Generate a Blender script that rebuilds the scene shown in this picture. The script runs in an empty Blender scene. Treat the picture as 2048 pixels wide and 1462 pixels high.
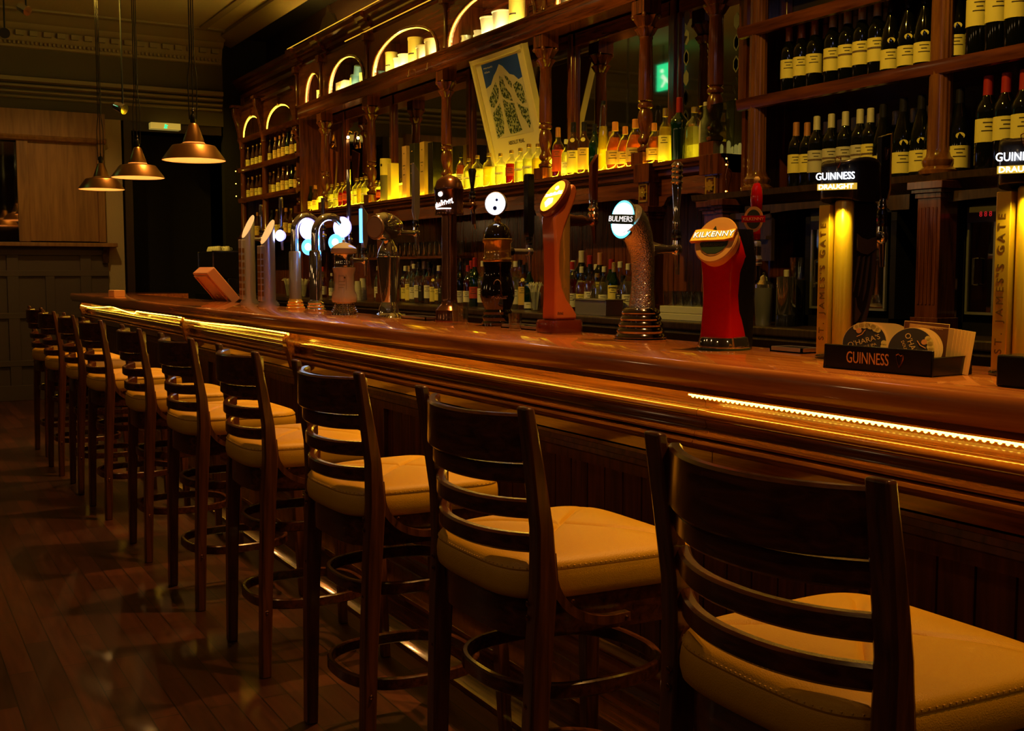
import bpy, bmesh, math, random
from mathutils import Vector, Matrix
PI = math.pi
SC = bpy.context.scene
COL = SC.collection
random.seed(7)

# ------------------------------------------------------------------ camera
F = 2250.0
PITCH = math.atan(188 / F)
YAW = math.atan(1279 * math.cos(PITCH) / F)
CAMH = 1.35
cd = bpy.data.cameras.new('camera'); cam = bpy.data.objects.new('camera', cd); COL.objects.link(cam)
cd.sensor_fit = 'HORIZONTAL'; cd.sensor_width = 36.0; cd.lens = F / 2048 * 36.0
cd.clip_start = 0.05; cd.clip_end = 100
cam.location = (0, 0, CAMH)
cam.rotation_euler = (PI / 2 - PITCH, 0, -YAW)
SC.camera = cam
FW = Vector((math.sin(YAW) * math.cos(PITCH), math.cos(YAW) * math.cos(PITCH), -math.sin(PITCH)))
RT = Vector((math.cos(YAW), -math.sin(YAW), 0)); UP = RT.cross(FW)

def along(u, X, v=350):
    """metres along the bar of the vertical line a photo column shows in the plane x = X"""
    r = FW + RT * ((u - 1024) / F) - UP * ((v - 731) / F)
    return r.y * X / r.x

# ------------------------------------------------------------------ look
SC.view_settings.view_transform = 'Standard'
try: SC.view_settings.look = 'None'
except Exception: pass
SC.view_settings.gamma = 1.0
SC.view_settings.use_curve_mapping = False
SC.view_settings.exposure = 0.0
w = bpy.data.worlds.new('night'); SC.world = w; w.use_nodes = True
w.node_tree.nodes['Background'].inputs[0].default_value = (0.05, 0.03, 0.02, 1)
w.node_tree.nodes['Background'].inputs[1].default_value = 0.02
SC.cycles.use_denoising = True
SC.cycles.max_bounces = 8
SC.cycles.transparent_max_bounces = 16
SC.cycles.caustics_reflective = False
SC.cycles.caustics_refractive = False
SC.cycles.sample_clamp_indirect = 3.0

# ------------------------------------------------------------------ lamps
def spot(name, loc, to, power, col, size=50, blend=0.6, r=0.04):
    l = bpy.data.lights.new(name, 'SPOT'); l.energy = power; l.color = col
    l.spot_size = math.radians(size); l.spot_blend = blend; l.shadow_soft_size = r
    o = bpy.data.objects.new(name, l); COL.objects.link(o); o.location = loc
    o.rotation_euler = (Vector(to) - Vector(loc)).to_track_quat('-Z', 'Y').to_euler()
    return o
AMB = (1.0, 0.50, 0.16); YEL = (1.0, 0.62, 0.14); COOL = (0.62, 0.6, 1.0)
for i, y in enumerate((0.6, 2.2, 3.8, 5.4, 7.0, 8.6, 10.4)):
    spot('ceiling_spot', (2.25, y, 3.8), (1.95, y + 0.2, 1.1), (120, 230, 250, 250, 230, 200, 170)[i], (1.0, 0.46, 0.10), 60, 0.9, 0.04)
for i, y in enumerate((3.2, 5.6, 8.0, 10.6, 12.2)):
    spot('back_bar_spot', (1.6, y - 0.4, 3.8), (3.9, y, 1.9), (150, 150, 150, 190, 150)[i], (1.0, 0.60, 0.055), 62, 0.9, 0.03)
for i, y in enumerate((1.0, 3.6, 6.4, 9.4)):
    spot('aisle_spot', (-0.4, y, 3.8), (0.9, y + 0.8, 0.6), 14, (1.0, 0.50, 0.14), 60, 0.9, 0.03)
spot('cool_track_spot', (-1.2, 1.2, 3.7), (1.6, 4.2, 1.0), 5, COOL, 75, 0.8, 0.03)
spot('cool_track_spot', (0.6, 0.2, 3.7), (3.0, 3.5, 1.6), 4, COOL, 60, 0.8, 0.03)
spot('far_wall_spot', (1.5, 10.6, 3.8), (1.6, 12.8, 1.3), 75, (1.0, 0.56, 0.16), 62, 0.9, 0.05)

# ------------------------------------------------------------------ materials
MATS = {}
def nm(name):
    m = bpy.data.materials.new(name); m.use_nodes = True
    nt = m.node_tree; b = nt.nodes['Principled BSDF']
    MATS[name] = m
    return m, nt, b

def pm(name, col, rough=0.5, metal=0.0, coat=0.0, emit=None, es=0.0, bump=0.0, bscale=60.0, spec=None):
    m, nt, b = nm(name)
    b.inputs['Base Color'].default_value = (*col, 1); b.inputs['Roughness'].default_value = rough
    b.inputs['Metallic'].default_value = metal; b.inputs['Coat Weight'].default_value = coat
    b.inputs['Coat Roughness'].default_value = 0.06
    if spec is not None: b.inputs['Specular IOR Level'].default_value = spec
    if emit:
        b.inputs['Emission Color'].default_value = (*emit, 1); b.inputs['Emission Strength'].default_value = es
    tc = nt.nodes.new('ShaderNodeTexCoord'); nz = nt.nodes.new('ShaderNodeTexNoise'); nz.inputs['Scale'].default_value = bscale
    nt.links.new(tc.outputs['Object'], nz.inputs['Vector'])
    if bump:
        bp = nt.nodes.new('ShaderNodeBump'); bp.inputs['Strength'].default_value = bump; bp.inputs['Distance'].default_value = 0.004
        nt.links.new(nz.outputs['Fac'], bp.inputs['Height']); nt.links.new(bp.outputs['Normal'], b.inputs['Normal'])
    else:
        mr = nt.nodes.new('ShaderNodeMapRange'); mr.inputs['To Min'].default_value = max(0.0, rough * 0.85); mr.inputs['To Max'].default_value = min(1.0, rough * 1.15 + 0.01)
        nt.links.new(nz.outputs['Fac'], mr.inputs['Value']); nt.links.new(mr.outputs[0], b.inputs['Roughness'])
    return m

def wood(name, c1, c2, rough=0.35, stretch=(14, 1.2, 14), scale=3.0, coat=0.3, bump=0.15):
    """grain stretched along one axis of object space"""
    m, nt, b = nm(name)
    tc = nt.nodes.new('ShaderNodeTexCoord'); mp = nt.nodes.new('ShaderNodeMapping'); mp.inputs['Scale'].default_value = stretch
    nz = nt.nodes.new('ShaderNodeTexNoise'); nz.inputs['Scale'].default_value = scale; nz.inputs['Detail'].default_value = 6; nz.inputs['Distortion'].default_value = 0.6
    cr = nt.nodes.new('ShaderNodeValToRGB')
    cr.color_ramp.elements[0].position = 0.32; cr.color_ramp.elements[0].color = (*c1, 1)
    cr.color_ramp.elements[1].position = 0.68; cr.color_ramp.elements[1].color = (*c2, 1)
    nt.links.new(tc.outputs['Object'], mp.inputs[0]); nt.links.new(mp.outputs[0], nz.inputs['Vector'])
    nt.links.new(nz.outputs['Fac'], cr.inputs[0]); nt.links.new(cr.outputs[0], b.inputs['Base Color'])
    bp = nt.nodes.new('ShaderNodeBump'); bp.inputs['Strength'].default_value = bump; bp.inputs['Distance'].default_value = 0.002
    nt.links.new(nz.outputs['Fac'], bp.inputs['Height']); nt.links.new(bp.outputs['Normal'], b.inputs['Normal'])
    b.inputs['Roughness'].default_value = rough; b.inputs['Coat Weight'].default_value = coat; b.inputs['Coat Roughness'].default_value = 0.05 if coat >= 1.0 else 0.12
    return m

def glass(name, tint=(1, 1, 1), fac=0.12, rough=0.02):
    m = bpy.data.materials.new(name); m.use_nodes = True; nt = m.node_tree; nt.nodes.clear(); MATS[name] = m
    o = nt.nodes.new('ShaderNodeOutputMaterial'); mx = nt.nodes.new('ShaderNodeMixShader')
    t = nt.nodes.new('ShaderNodeBsdfTransparent'); t.inputs[0].default_value = (*tint, 1)
    g = nt.nodes.new('ShaderNodeBsdfGlossy'); g.inputs['Roughness'].default_value = rough
    lw = nt.nodes.new('ShaderNodeLayerWeight'); lw.inputs[0].default_value = 0.35
    mr = nt.nodes.new('ShaderNodeMapRange'); mr.inputs['To Min'].default_value = fac; mr.inputs['To Max'].default_value = 0.85
    nt.links.new(lw.outputs['Facing'], mr.inputs['Value']); nt.links.new(mr.outputs[0], mx.inputs[0])
    nt.links.new(t.outputs[0], mx.inputs[1]); nt.links.new(g.outputs[0], mx.inputs[2]); nt.links.new(mx.outputs[0], o.inputs[0])
    return m

def liquid(name, tint, diff):
    """tinted drink: part see-through, part scattering, so the shelf light glows in it"""
    m = bpy.data.materials.new(name); m.use_nodes = True; nt = m.node_tree; nt.nodes.clear(); MATS[name] = m
    o = nt.nodes.new('ShaderNodeOutputMaterial'); mx = nt.nodes.new('ShaderNodeMixShader'); mx2 = nt.nodes.new('ShaderNodeMixShader')
    t = nt.nodes.new('ShaderNodeBsdfTransparent'); t.inputs[0].default_value = (*tint, 1)
    d = nt.nodes.new('ShaderNodeBsdfTranslucent'); d.inputs[0].default_value = (*diff, 1)
    g = nt.nodes.new('ShaderNodeBsdfGlossy'); g.inputs['Roughness'].default_value = 0.03
    lw = nt.nodes.new('ShaderNodeLayerWeight'); lw.inputs[0].default_value = 0.3
    mx.inputs[0].default_value = 0.55
    nt.links.new(t.outputs[0], mx.inputs[1]); nt.links.new(d.outputs[0], mx.inputs[2])
    mr = nt.nodes.new('ShaderNodeMapRange'); mr.inputs['To Min'].default_value = 0.06; mr.inputs['To Max'].default_value = 0.7
    nt.links.new(lw.outputs['Facing'], mr.inputs['Value']); nt.links.new(mr.outputs[0], mx2.inputs[0])
    nt.links.new(mx.outputs[0], mx2.inputs[1]); nt.links.new(g.outputs[0], mx2.inputs[2]); nt.links.new(mx2.outputs[0], o.inputs[0])
    return m

oak = wood('orange_oak', (0.42, 0.12, 0.025), (0.72, 0.26, 0.055), 0.25, (16, 0.7, 16), 3.0, 1.0, 0.05)
oakface = wood('bar_moulding_wood', (0.12, 0.032, 0.010), (0.36, 0.12, 0.03), 0.16, (18, 0.6, 18), 3.0, 1.0, 0.12)
barpanel = wood('bar_panel_wood', (0.07, 0.02, 0.008), (0.20, 0.06, 0.02), 0.4, (16, 16, 1.2), 2.5, 0.3, 0.2)
mahog = wood('mahogany', (0.065, 0.014, 0.005), (0.19, 0.048, 0.013), 0.25, (14, 1.0, 14), 3.0, 0.6, 0.15)
mahogv = wood('mahogany_upright', (0.065, 0.014, 0.005), (0.19, 0.048, 0.013), 0.22, (14, 14, 1.2), 3.0, 0.7, 0.15)
ebony = wood('dark_carved_wood', (0.035, 0.02, 0.014), (0.09, 0.05, 0.033), 0.3, (14, 14, 2), 4.0, 0.5, 0.35)
walnut = wood('stool_walnut', (0.055, 0.017, 0.007), (0.19, 0.06, 0.022), 0.28, (22, 22, 1.6), 2.6, 0.5, 0.25)
walnuth = wood('stool_walnut_rail', (0.045, 0.014, 0.007), (0.14, 0.042, 0.017), 0.24, (22, 1.6, 22), 2.6, 0.5, 0.2)
farwood = wood('far_panel_oak', (0.20, 0.095, 0.025), (0.36, 0.18, 0.05), 0.5, (9, 9, 0.8), 2.4, 0.1, 0.1)
farpaint = pm('dark_wainscot_paint', (0.085, 0.060, 0.042), 0.5)
vinyl = pm('mustard_vinyl', (0.74, 0.41, 0.022), 0.42, 0, 0.0, bump=0.25, bscale=420)
cream_w = pm('cream_plaster', (0.45, 0.36, 0.18), 0.8, bump=0.6, bscale=90)
ceilm = pm('embossed_ceiling', (0.50, 0.42, 0.20), 0.7, bump=1.0, bscale=34)
trimm = pm('painted_cornice', (0.30, 0.24, 0.11), 0.5)
blackm = pm('black_wall_paint', (0.006, 0.005, 0.005), 0.8)
blackp = pm('black_plastic', (0.012, 0.011, 0.012), 0.25, 0, 0.3)
blackg = pm('black_gloss', (0.008, 0.006, 0.006), 0.06, 0, 1.0)
blackmetal = pm('black_metal', (0.02, 0.02, 0.022), 0.35, 0.6)
chrome = pm('chrome', (0.90, 0.88, 0.86), 0.05, 0.97)
steel = pm('brushed_steel', (0.60, 0.59, 0.58), 0.3, 0.8)
silver = pm('satin_silver', (0.62, 0.60, 0.62), 0.34, 0.7)
brass = pm('polished_brass', (0.90, 0.58, 0.12), 0.14, 0.65)
copper = pm('aged_copper', (0.38, 0.17, 0.10), 0.20, 0.95)
bronze = pm('pendant_bronze', (0.42, 0.22, 0.08), 0.3, 1.0, bscale=5)
inner = pm('pendant_inside', (0.9, 0.55, 0.3), 0.6)
gold = pm('satin_gold', (0.90, 0.58, 0.06), 0.3, 0.45)
goldd = pm('engraved_gold', (0.28, 0.15, 0.02), 0.35, 0.5)
red = pm('fount_red', (0.62, 0.008, 0.006), 0.10, 0, 0.9)
orangep = pm('fount_orange', (0.70, 0.20, 0.05), 0.2, 0, 0.6)
orangeb = pm('fount_brown', (0.16, 0.03, 0.012), 0.25, 0, 0.5)
whitecer = pm('white_ceramic', (0.62, 0.58, 0.55), 0.12, 0, 0.8)
whitep = pm('white_plastic', (0.8, 0.78, 0.72), 0.35)
cream = pm('cream_label', (0.90, 0.78, 0.22), 0.6)
cream2 = pm('white_label', (0.85, 0.82, 0.72), 0.6)
labw = pm('grey_white_label', (0.62, 0.58, 0.5), 0.6)
labgold = pm('golden_label', (0.85, 0.58, 0.15), 0.5)
labred = pm('red_label', (0.50, 0.06, 0.03), 0.5)
laborange = pm('orange_label', (0.80, 0.30, 0.08), 0.5)
labgreen = pm('green_label', (0.05, 0.16, 0.05), 0.5)
labink = pm('dark_ink', (0.05, 0.035, 0.03), 0.7)
blacklab = pm('black_label', (0.02, 0.018, 0.018), 0.5)
capc = pm('pale_capsule', (0.72, 0.66, 0.50), 0.35, 0.2)
capo = pm('copper_capsule', (0.75, 0.33, 0.12), 0.3, 0.5)
capr = pm('red_capsule', (0.45, 0.03, 0.02), 0.3, 0.2)
capb = pm('black_cap', (0.015, 0.013, 0.013), 0.25)
capw = pm('white_cap', (0.75, 0.72, 0.65), 0.35)
capg = pm('gold_cap', (0.8, 0.55, 0.15), 0.25, 0.8)
gdark = pm('dark_bottle_glass', (0.004, 0.0045, 0.003), 0.05, 0, 0.3)
ggreen = pm('green_bottle_glass', (0.002, 0.020, 0.007), 0.04, 0, 1.0)
gbrown = pm('brown_bottle_glass', (0.06, 0.018, 0.004), 0.04, 0, 1.0)
gclear = glass('clear_glass', (0.93, 0.95, 0.9), 0.10)
pane = glass('glass_pane', (0.75, 0.8, 0.78), 0.16, 0.02)
lclear = liquid('clear_spirit', (0.92, 0.93, 0.85), (0.75, 0.72, 0.5))
lyellow = liquid('yellow_liqueur', (0.95, 0.8, 0.15), (0.95, 0.75, 0.12))
lamber = liquid('amber_whiskey', (0.7, 0.28, 0.04), (0.7, 0.25, 0.03))
lred = liquid('red_liqueur', (0.5, 0.05, 0.02), (0.5, 0.04, 0.015))
mirror = pm('antique_mirror', (0.62, 0.58, 0.52), 0.025, 1.0)
exitg = pm('exit_green', (0.02, 0.6, 0.2), 0.4, emit=(0.03, 0.9, 0.35), es=1.3)
exitw = pm('exit_white', (0.8, 0.9, 0.8), 0.4, emit=(0.7, 1.0, 0.8), es=1.4)
LEDC = (1.0, 0.56, 0.035)
led = pm('amber_led', (1, 0.8, 0.3), 0.5, emit=LEDC, es=24)
ledfar = pm('amber_led_far', (1, 0.8, 0.3), 0.5, emit=LEDC, es=13)
leds = pm('amber_led_bead', (1, 0.8, 0.3), 0.5, emit=(1.0, 0.60, 0.05), es=14)
ledy = pm('yellow_led', (1, 0.9, 0.3), 0.5, emit=(1.0, 0.74, 0.22), es=120)
ledarch = pm('arch_led', (1, 0.9, 0.3), 0.5, emit=(1.0, 0.60, 0.03), es=7)
ledtop = pm('cornice_led', (1, 0.9, 0.3), 0.5, emit=(1.0, 0.50, 0.03), es=0.9)
ledup = pm('uplight_led', (1, 0.9, 0.3), 0.5, emit=(1.0, 0.60, 0.08), es=110)
ledbox = pm('lit_yellow_acrylic', (1, 0.9, 0.3), 0.5, emit=(1.0, 0.66, 0.01), es=6)
ledw = pm('cold_led_badge', (1, 1, 1), 0.4, emit=(0.85, 0.9, 1.0), es=5)
ledc = pm('cyan_led_badge', (0.3, 0.9, 1), 0.4, emit=(0.08, 0.6, 0.75), es=2.2)
ledb = pm('blue_led', (0.2, 0.5, 1), 0.4, emit=(0.08, 0.35, 1.0), es=4)
ledp = pm('violet_led_rim', (0.4, 0.4, 1), 0.4, emit=(0.25, 0.25, 1.0), es=3)
ledgold = pm('golden_lit_badge', (0.9, 0.6, 0.1), 0.4, emit=(1.0, 0.42, 0.02), es=1.6)
ledkil = pm('yellow_lit_panel', (1, 0.7, 0.1), 0.4, emit=(1.0, 0.42, 0.01), es=0.75)
reddig = pm('red_digits', (0.5, 0, 0), 0.4, emit=(1.0, 0.03, 0.03), es=0.35)
bulbm = pm('warm_bulb', (1, 0.8, 0.5), 0.4, emit=(1.0, 0.5, 0.14), es=40)
fairy = pm('fairy_light', (1, 0.8, 0.5), 0.4, emit=(1.0, 0.55, 0.06), es=10)
spotb = pm('spot_lens', (1, 1, 1), 0.3, emit=(1.0, 0.9, 0.8), es=3)
badgegreen = pm('badge_dark_green', (0.03, 0.06, 0.02), 0.4)
badgetan = pm('badge_tan', (0.85, 0.48, 0.10), 0.45)
whitel = pm('white_lettering', (0.9, 0.88, 0.85), 0.5)
orangel = pm('orange_lettering', (0.9, 0.52, 0.18), 0.5)
cardb = pm('coaster_card', (0.85, 0.55, 0.22), 0.8)
coastblk = pm('coaster_dark_print', (0.035, 0.02, 0.015), 0.5)
coastbr = pm('coaster_brown_print', (0.20, 0.07, 0.025), 0.5)
blue_t = pm('blue_print', (0.02, 0.09, 0.75), 0.5)

def floor_mat():
    m, nt, b = nm('dark_plank_floor')
    tc = nt.nodes.new('ShaderNodeTexCoord'); mp = nt.nodes.new('ShaderNodeMapping'); mp.inputs['Rotation'].default_value = (0, 0, PI / 2)
    br = nt.nodes.new('ShaderNodeTexBrick')
    br.inputs['Color1'].default_value = (0.045, 0.011, 0.005, 1); br.inputs['Color2'].default_value = (0.13, 0.034, 0.013, 1); br.inputs['Mortar'].default_value = (0.008, 0.003, 0.002, 1)
    br.inputs['Scale'].default_value = 1.0; br.inputs['Mortar Size'].default_value = 0.0022; br.inputs['Brick Width'].default_value = 0.62; br.inputs['Row Height'].default_value = 0.085
    br.inputs['Bias'].default_value = -0.1
    nz = nt.nodes.new('ShaderNodeTexNoise'); nz.inputs['Scale'].default_value = 3.0; nz.inputs['Detail'].default_value = 6
    m2 = nt.nodes.new('ShaderNodeMapping'); m2.inputs['Scale'].default_value = (16, 1.2, 1)
    mx = nt.nodes.new('ShaderNodeMixRGB'); mx.blend_type = 'MULTIPLY'; mx.inputs[0].default_value = 0.7
    cr = nt.nodes.new('ShaderNodeValToRGB'); cr.color_ramp.elements[0].position = 0.3; cr.color_ramp.elements[0].color = (0.35, 0.3, 0.28, 1); cr.color_ramp.elements[1].position = 0.7
    nt.links.new(tc.outputs['Object'], mp.inputs[0]); nt.links.new(mp.outputs[0], br.inputs['Vector'])
    nt.links.new(tc.outputs['Object'], m2.inputs[0]); nt.links.new(m2.outputs[0], nz.inputs['Vector']); nt.links.new(nz.outputs['Fac'], cr.inputs[0])
    nt.links.new(br.outputs['Color'], mx.inputs[1]); nt.links.new(cr.outputs[0], mx.inputs[2]); nt.links.new(mx.outputs[0], b.inputs['Base Color'])
    bp = nt.nodes.new('ShaderNodeBump'); bp.inputs['Strength'].default_value = 0.25; bp.inputs['Distance'].default_value = 0.002
    nt.links.new(nz.outputs['Fac'], bp.inputs['Height']); nt.links.new(bp.outputs['Normal'], b.inputs['Normal'])
    b.inputs['Roughness'].default_value = 0.42; b.inputs['Coat Weight'].default_value = 0.25; b.inputs['Coat Roughness'].default_value = 0.12
    return m
floorm = floor_mat()

# ------------------------------------------------------------------ mesh builder
class MB:
    def __init__(s): s.v = []; s.f = []; s.s = []
    def add(s, vs, fs, smooth=False, T=None):
        n = len(s.v)
        for p in vs: s.v.append((T @ Vector(p)) if T else Vector(p))
        for f in fs: s.f.append([i + n for i in f]); s.s.append(smooth)
        return s
    def box(s, x0, x1, y0, y1, z0, z1, T=None):
        vs = [(x, y, z) for x in (x0, x1) for y in (y0, y1) for z in (z0, z1)]
        return s.add(vs, [(0, 1, 3, 2), (4, 6, 7, 5), (0, 4, 5, 1), (2, 3, 7, 6), (0, 2, 6, 4), (1, 5, 7, 3)], False, T)
    def prism(s, poly, axis, a, b, smooth=False, T=None):
        n = len(poly)
        def P(p, t): return {'x': (t, p[0], p[1]), 'y': (p[0], t, p[1]), 'z': (p[0], p[1], t)}[axis]
        vs = [P(p, a) for p in poly] + [P(p, b) for p in poly]
        s.add(vs, [tuple(range(n)), tuple(range(2 * n - 1, n - 1, -1))], False, T)
        return s.add(vs, [(i, (i + 1) % n, n + (i + 1) % n, n + i) for i in range(n)], smooth, T)
    def lathe(s, prof, n=24, T=None, sq=0.0, lobes=0, amp=0.0, smooth=True, a0=0.0, a1=2 * PI, cap=True):
        full = abs(a1 - a0 - 2 * PI) < 1e-6
        m = n if full else n + 1
        vs = []
        for e in prof:
            r, z = e[0], e[1]; q = e[2] if len(e) > 2 else sq; am = e[3] if len(e) > 3 else amp
            for i in range(m):
                a = a0 + (a1 - a0) * i / n
                k = 1.0
                if q:
                    c, d = abs(math.cos(a)), abs(math.sin(a)); p = 7.0
                    k = (1 - q) + q * (1 / ((c ** p + d ** p) ** (1 / p)))
                if lobes: k *= 1 + am * math.cos(lobes * a)
                vs.append((r * k * math.cos(a), r * k * math.sin(a), z))
        fs = []
        for j in range(len(prof) - 1):
            for i in range(n):
                i2 = (i + 1) % m if full else i + 1
                fs.append((j * m + i, j * m + i2, (j + 1) * m + i2, (j + 1) * m + i))
        s.add(vs, fs, smooth, T)
        if full and cap:
            if prof[0][0] > 1e-5: s.add(vs[:m], [tuple(range(m))], False, T)
            if prof[-1][0] > 1e-5: s.add(vs[-m:], [tuple(range(m))], False, T)
        return s
    def tube(s, pts, r, n=10, T=None, smooth=True, closed=False):
        pts = [Vector(p) for p in pts]; N = len(pts)
        rs = r if isinstance(r, (list, tuple)) else [r] * N
        vs = []; pn = None
        for k, p in enumerate(pts):
            if closed: t = (pts[(k + 1) % N] - pts[k - 1])
            else: t = (pts[min(k + 1, N - 1)] - pts[max(k - 1, 0)])
            t.normalize()
            if pn is None:
                a = Vector((0, 0, 1)) if abs(t.z) < 0.9 else Vector((1, 0, 0)); pn = t.cross(a).normalized()
            else: pn = (pn - t * pn.dot(t)).normalized()
            bn = t.cross(pn)
            for i in range(n):
                a = 2 * PI * i / n; vs.append(p + (pn * math.cos(a) + bn * math.sin(a)) * rs[k])
        fs = []; M_ = N if closed else N - 1
        for k in range(M_):
            k2 = (k + 1) % N
            for i in range(n): fs.append((k * n + i, k * n + (i + 1) % n, k2 * n + (i + 1) % n, k2 * n + i))
        s.add(vs, fs, smooth, T)
        if not closed:
            s.add(vs[:n], [tuple(range(n))], False, T); s.add(vs[-n:], [tuple(range(n))], False, T)
        return s
    def strap(s, pts, h, t, closed=False, T=None, smooth=True, hs=None):
        """rectangular bar swept along pts: t thick sideways, h tall (z)"""
        pts = [Vector(p) for p in pts]; N = len(pts); vs = []
        for k, p in enumerate(pts):
            d = (pts[(k + 1) % N] - pts[k - 1]) if closed else (pts[min(k + 1, N - 1)] - pts[max(k - 1, 0)])
            sd = Vector((d.y, -d.x, 0)); sd.normalize(); d.normalize(); u = sd.cross(d); u.normalize()
            hh = hs[k] if hs else h; c = min(t, hh) * 0.22
            for a, b in ((-t/2 + c, -hh/2), (t/2 - c, -hh/2), (t/2, -hh/2 + c), (t/2, hh/2 - c), (t/2 - c, hh/2), (-t/2 + c, hh/2), (-t/2, hh/2 - c), (-t/2, -hh/2 + c)):
                vs.append(p + sd * a + u * b)
        fs = []; M_ = N if closed else N - 1
        for k in range(M_):
            k2 = (k + 1) % N
            for i in range(8): fs.append((k * 8 + i, k * 8 + (i + 1) % 8, k2 * 8 + (i + 1) % 8, k2 * 8 + i))
        s.add(vs, fs, smooth, T)
        if not closed:
            s.add(vs[:8], [tuple(range(8))], False, T); s.add(vs[-8:], [tuple(range(8))], False, T)
        return s
    def ball(s, c, r, n=16, T=None, sz=1.0):
        prof = [(r * math.sin(PI * j / (n // 2)), -r * sz * math.cos(PI * j / (n // 2))) for j in range(n // 2 + 1)]
        M_ = Matrix.Translation(Vector(c)); return s.lathe(prof, n, (T @ M_) if T else M_)
    def disc(s, r, z0, z1, n=32, T=None, ry=None):
        ry = ry or r
        return s.prism([(r * math.cos(2 * PI * i / n), ry * math.sin(2 * PI * i / n)) for i in range(n)], 'z', z0, z1, True, T)

def build(name, mb, mat, parent=None, loc=None, bevel=0.0, M=None):
    me = bpy.data.meshes.new(name)
    me.from_pydata([tuple(v) for v in mb.v], [], mb.f)
    for p, sm in zip(me.polygons, mb.s): p.use_smooth = sm
    bm = bmesh.new(); bm.from_mesh(me); bmesh.ops.remove_doubles(bm, verts=bm.verts, dist=1e-6)
    bmesh.ops.recalc_face_normals(bm, faces=bm.faces); bm.to_mesh(me); bm.free()
    try: me.set_sharp_from_angle(angle=math.radians(42))
    except Exception: pass
    me.materials.append(mat)
    o = bpy.data.objects.new(name, me); COL.objects.link(o)
    if parent: o.parent = parent
    if loc: o.location = loc
    if M: o.matrix_local = M
    if bevel:
        b = o.modifiers.new('bevel', 'BEVEL'); b.width = bevel; b.segments = 2; b.limit_method = 'ANGLE'; b.angle_limit = math.radians(40)
    return o

def tag(o, label, cat, group=None):
    o['label'] = label; o['category'] = cat
    if group: o['group'] = group
    return o
def thing(name, label, cat, loc=(0, 0, 0), rz=0.0, group=None):
    o = bpy.data.objects.new(name, None); COL.objects.link(o); o.empty_display_size = 0.05
    o.location = loc; o.rotation_euler = (0, 0, rz)
    return tag(o, label, cat, group)
def struct(name, mb, mat, bevel=0.0):
    o = build(name, mb, mat, bevel=bevel); o['kind'] = 'structure'; return o
def copy_tree(o, parent=None):
    c = o.copy(); COL.objects.link(c); c.parent = parent
    for ch in o.children: copy_tree(ch, c)
    return c
def dup(root, loc, rz, label, group=None, scale=None):
    c = copy_tree(root); c.location = loc; c.rotation_euler = (0, 0, rz); c['label'] = label
    if group: c['group'] = group
    if scale: c.scale = scale if isinstance(scale, tuple) else (scale,) * 3
    return c
def frame(xd, yd, o):
    x = Vector(xd).normalized(); y = Vector(yd).normalized(); z = x.cross(y)
    M_ = Matrix.Identity(4)
    for i in range(3): M_[i][0] = x[i]; M_[i][1] = y[i]; M_[i][2] = z[i]; M_[i][3] = o[i]
    return M_
def text(name, s, size, mat, parent, M, depth=0.0006, sx=1.0, spacing=1.0, shear=0.0, align='CENTER', fat=0.0):
    c = bpy.data.curves.new('t', 'FONT'); c.body = s; c.size = size; c.extrude = depth; c.align_x = align; c.align_y = 'CENTER'
    c.space_character = spacing; c.offset = fat; c.shear = shear; c.resolution_u = 3
    t = bpy.data.objects.new('t', c); COL.objects.link(t)
    me = bpy.data.meshes.new_from_object(t, depsgraph=bpy.context.evaluated_depsgraph_get())
    bpy.data.objects.remove(t); bpy.data.curves.remove(c)
    me.transform(Matrix.Diagonal((sx, 1, 1, 1))); me.materials.clear(); me.materials.append(mat); me.name = name
    o = bpy.data.objects.new(name, me); COL.objects.link(o); o.parent = parent; o.matrix_local = M
    return o
def strokes(name, wd, ht, mat, parent, M, seed=1, th=0.001, slope=0.0):
    """worn, unreadable lettering: a row of uneven pen strokes"""
    R_ = random.Random(seed); m = MB(); x = -wd / 2
    while x < wd / 2:
        h_ = ht * R_.uniform(0.5, 1.0); st = wd * R_.uniform(0.06, 0.09); y0 = slope * x
        for a, b, c, d in ((x, y0 - ht * 0.35, st * 0.25, h_), (x + st * 0.25, y0 - ht * 0.35 + (h_ - ht * 0.22) * (R_.random() > 0.5), st * 0.7, ht * 0.22)):
            m.box(a, a + c, b, b + d, 0, th)
        x += st * 1.15
    return build(name, m, mat, parent, M=M)
ORD = ['first', 'second', 'third', 'fourth', 'fifth', 'sixth', 'seventh', 'eighth', 'ninth', 'tenth', 'eleventh', 'twelfth', 'thirteenth', 'fourteenth', 'fifteenth', 'sixteenth', 'seventeenth', 'eighteenth', 'nineteenth', 'twentieth']
def arc(cx, cz, rx, rz, a0, a1, n):
    return [(cx + rx * math.cos(a0 + (a1 - a0) * i / n), cz + rz * math.sin(a0 + (a1 - a0) * i / n)) for i in range(n + 1)]

# ================================================================== THE ROOM
YF = 12.83
struct('floor', MB().box(-3, 4.2, -2.5, 15.2, -0.05, 0), floorm)
struct('ceiling', MB().box(-3, 3.5, -2.5, YF + 0.05, 3.97, 4.05), ceilm)
struct('ceiling_over_bar', MB().box(3.5, 4.2, -2.5, 15.2, 3.97, 4.05), blackm)
struct('wall_right', MB().box(4.03, 4.2, -2.5, 15.2, 0, 3.97), pm('back_bar_wall', (0.03, 0.010, 0.006), 0.6))
struct('wall_left', MB().box(-3.1, -3.0, -2.5, 15.2, 0, 3.97), pm('left_wall_paint', (0.05, 0.03, 0.02), 0.7))
struct('wall_rear', MB().box(-3.1, 4.2, -2.6, -2.5, 0, 3.97), pm('rear_wall_paint', (0.05, 0.03, 0.02), 0.7))
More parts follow.
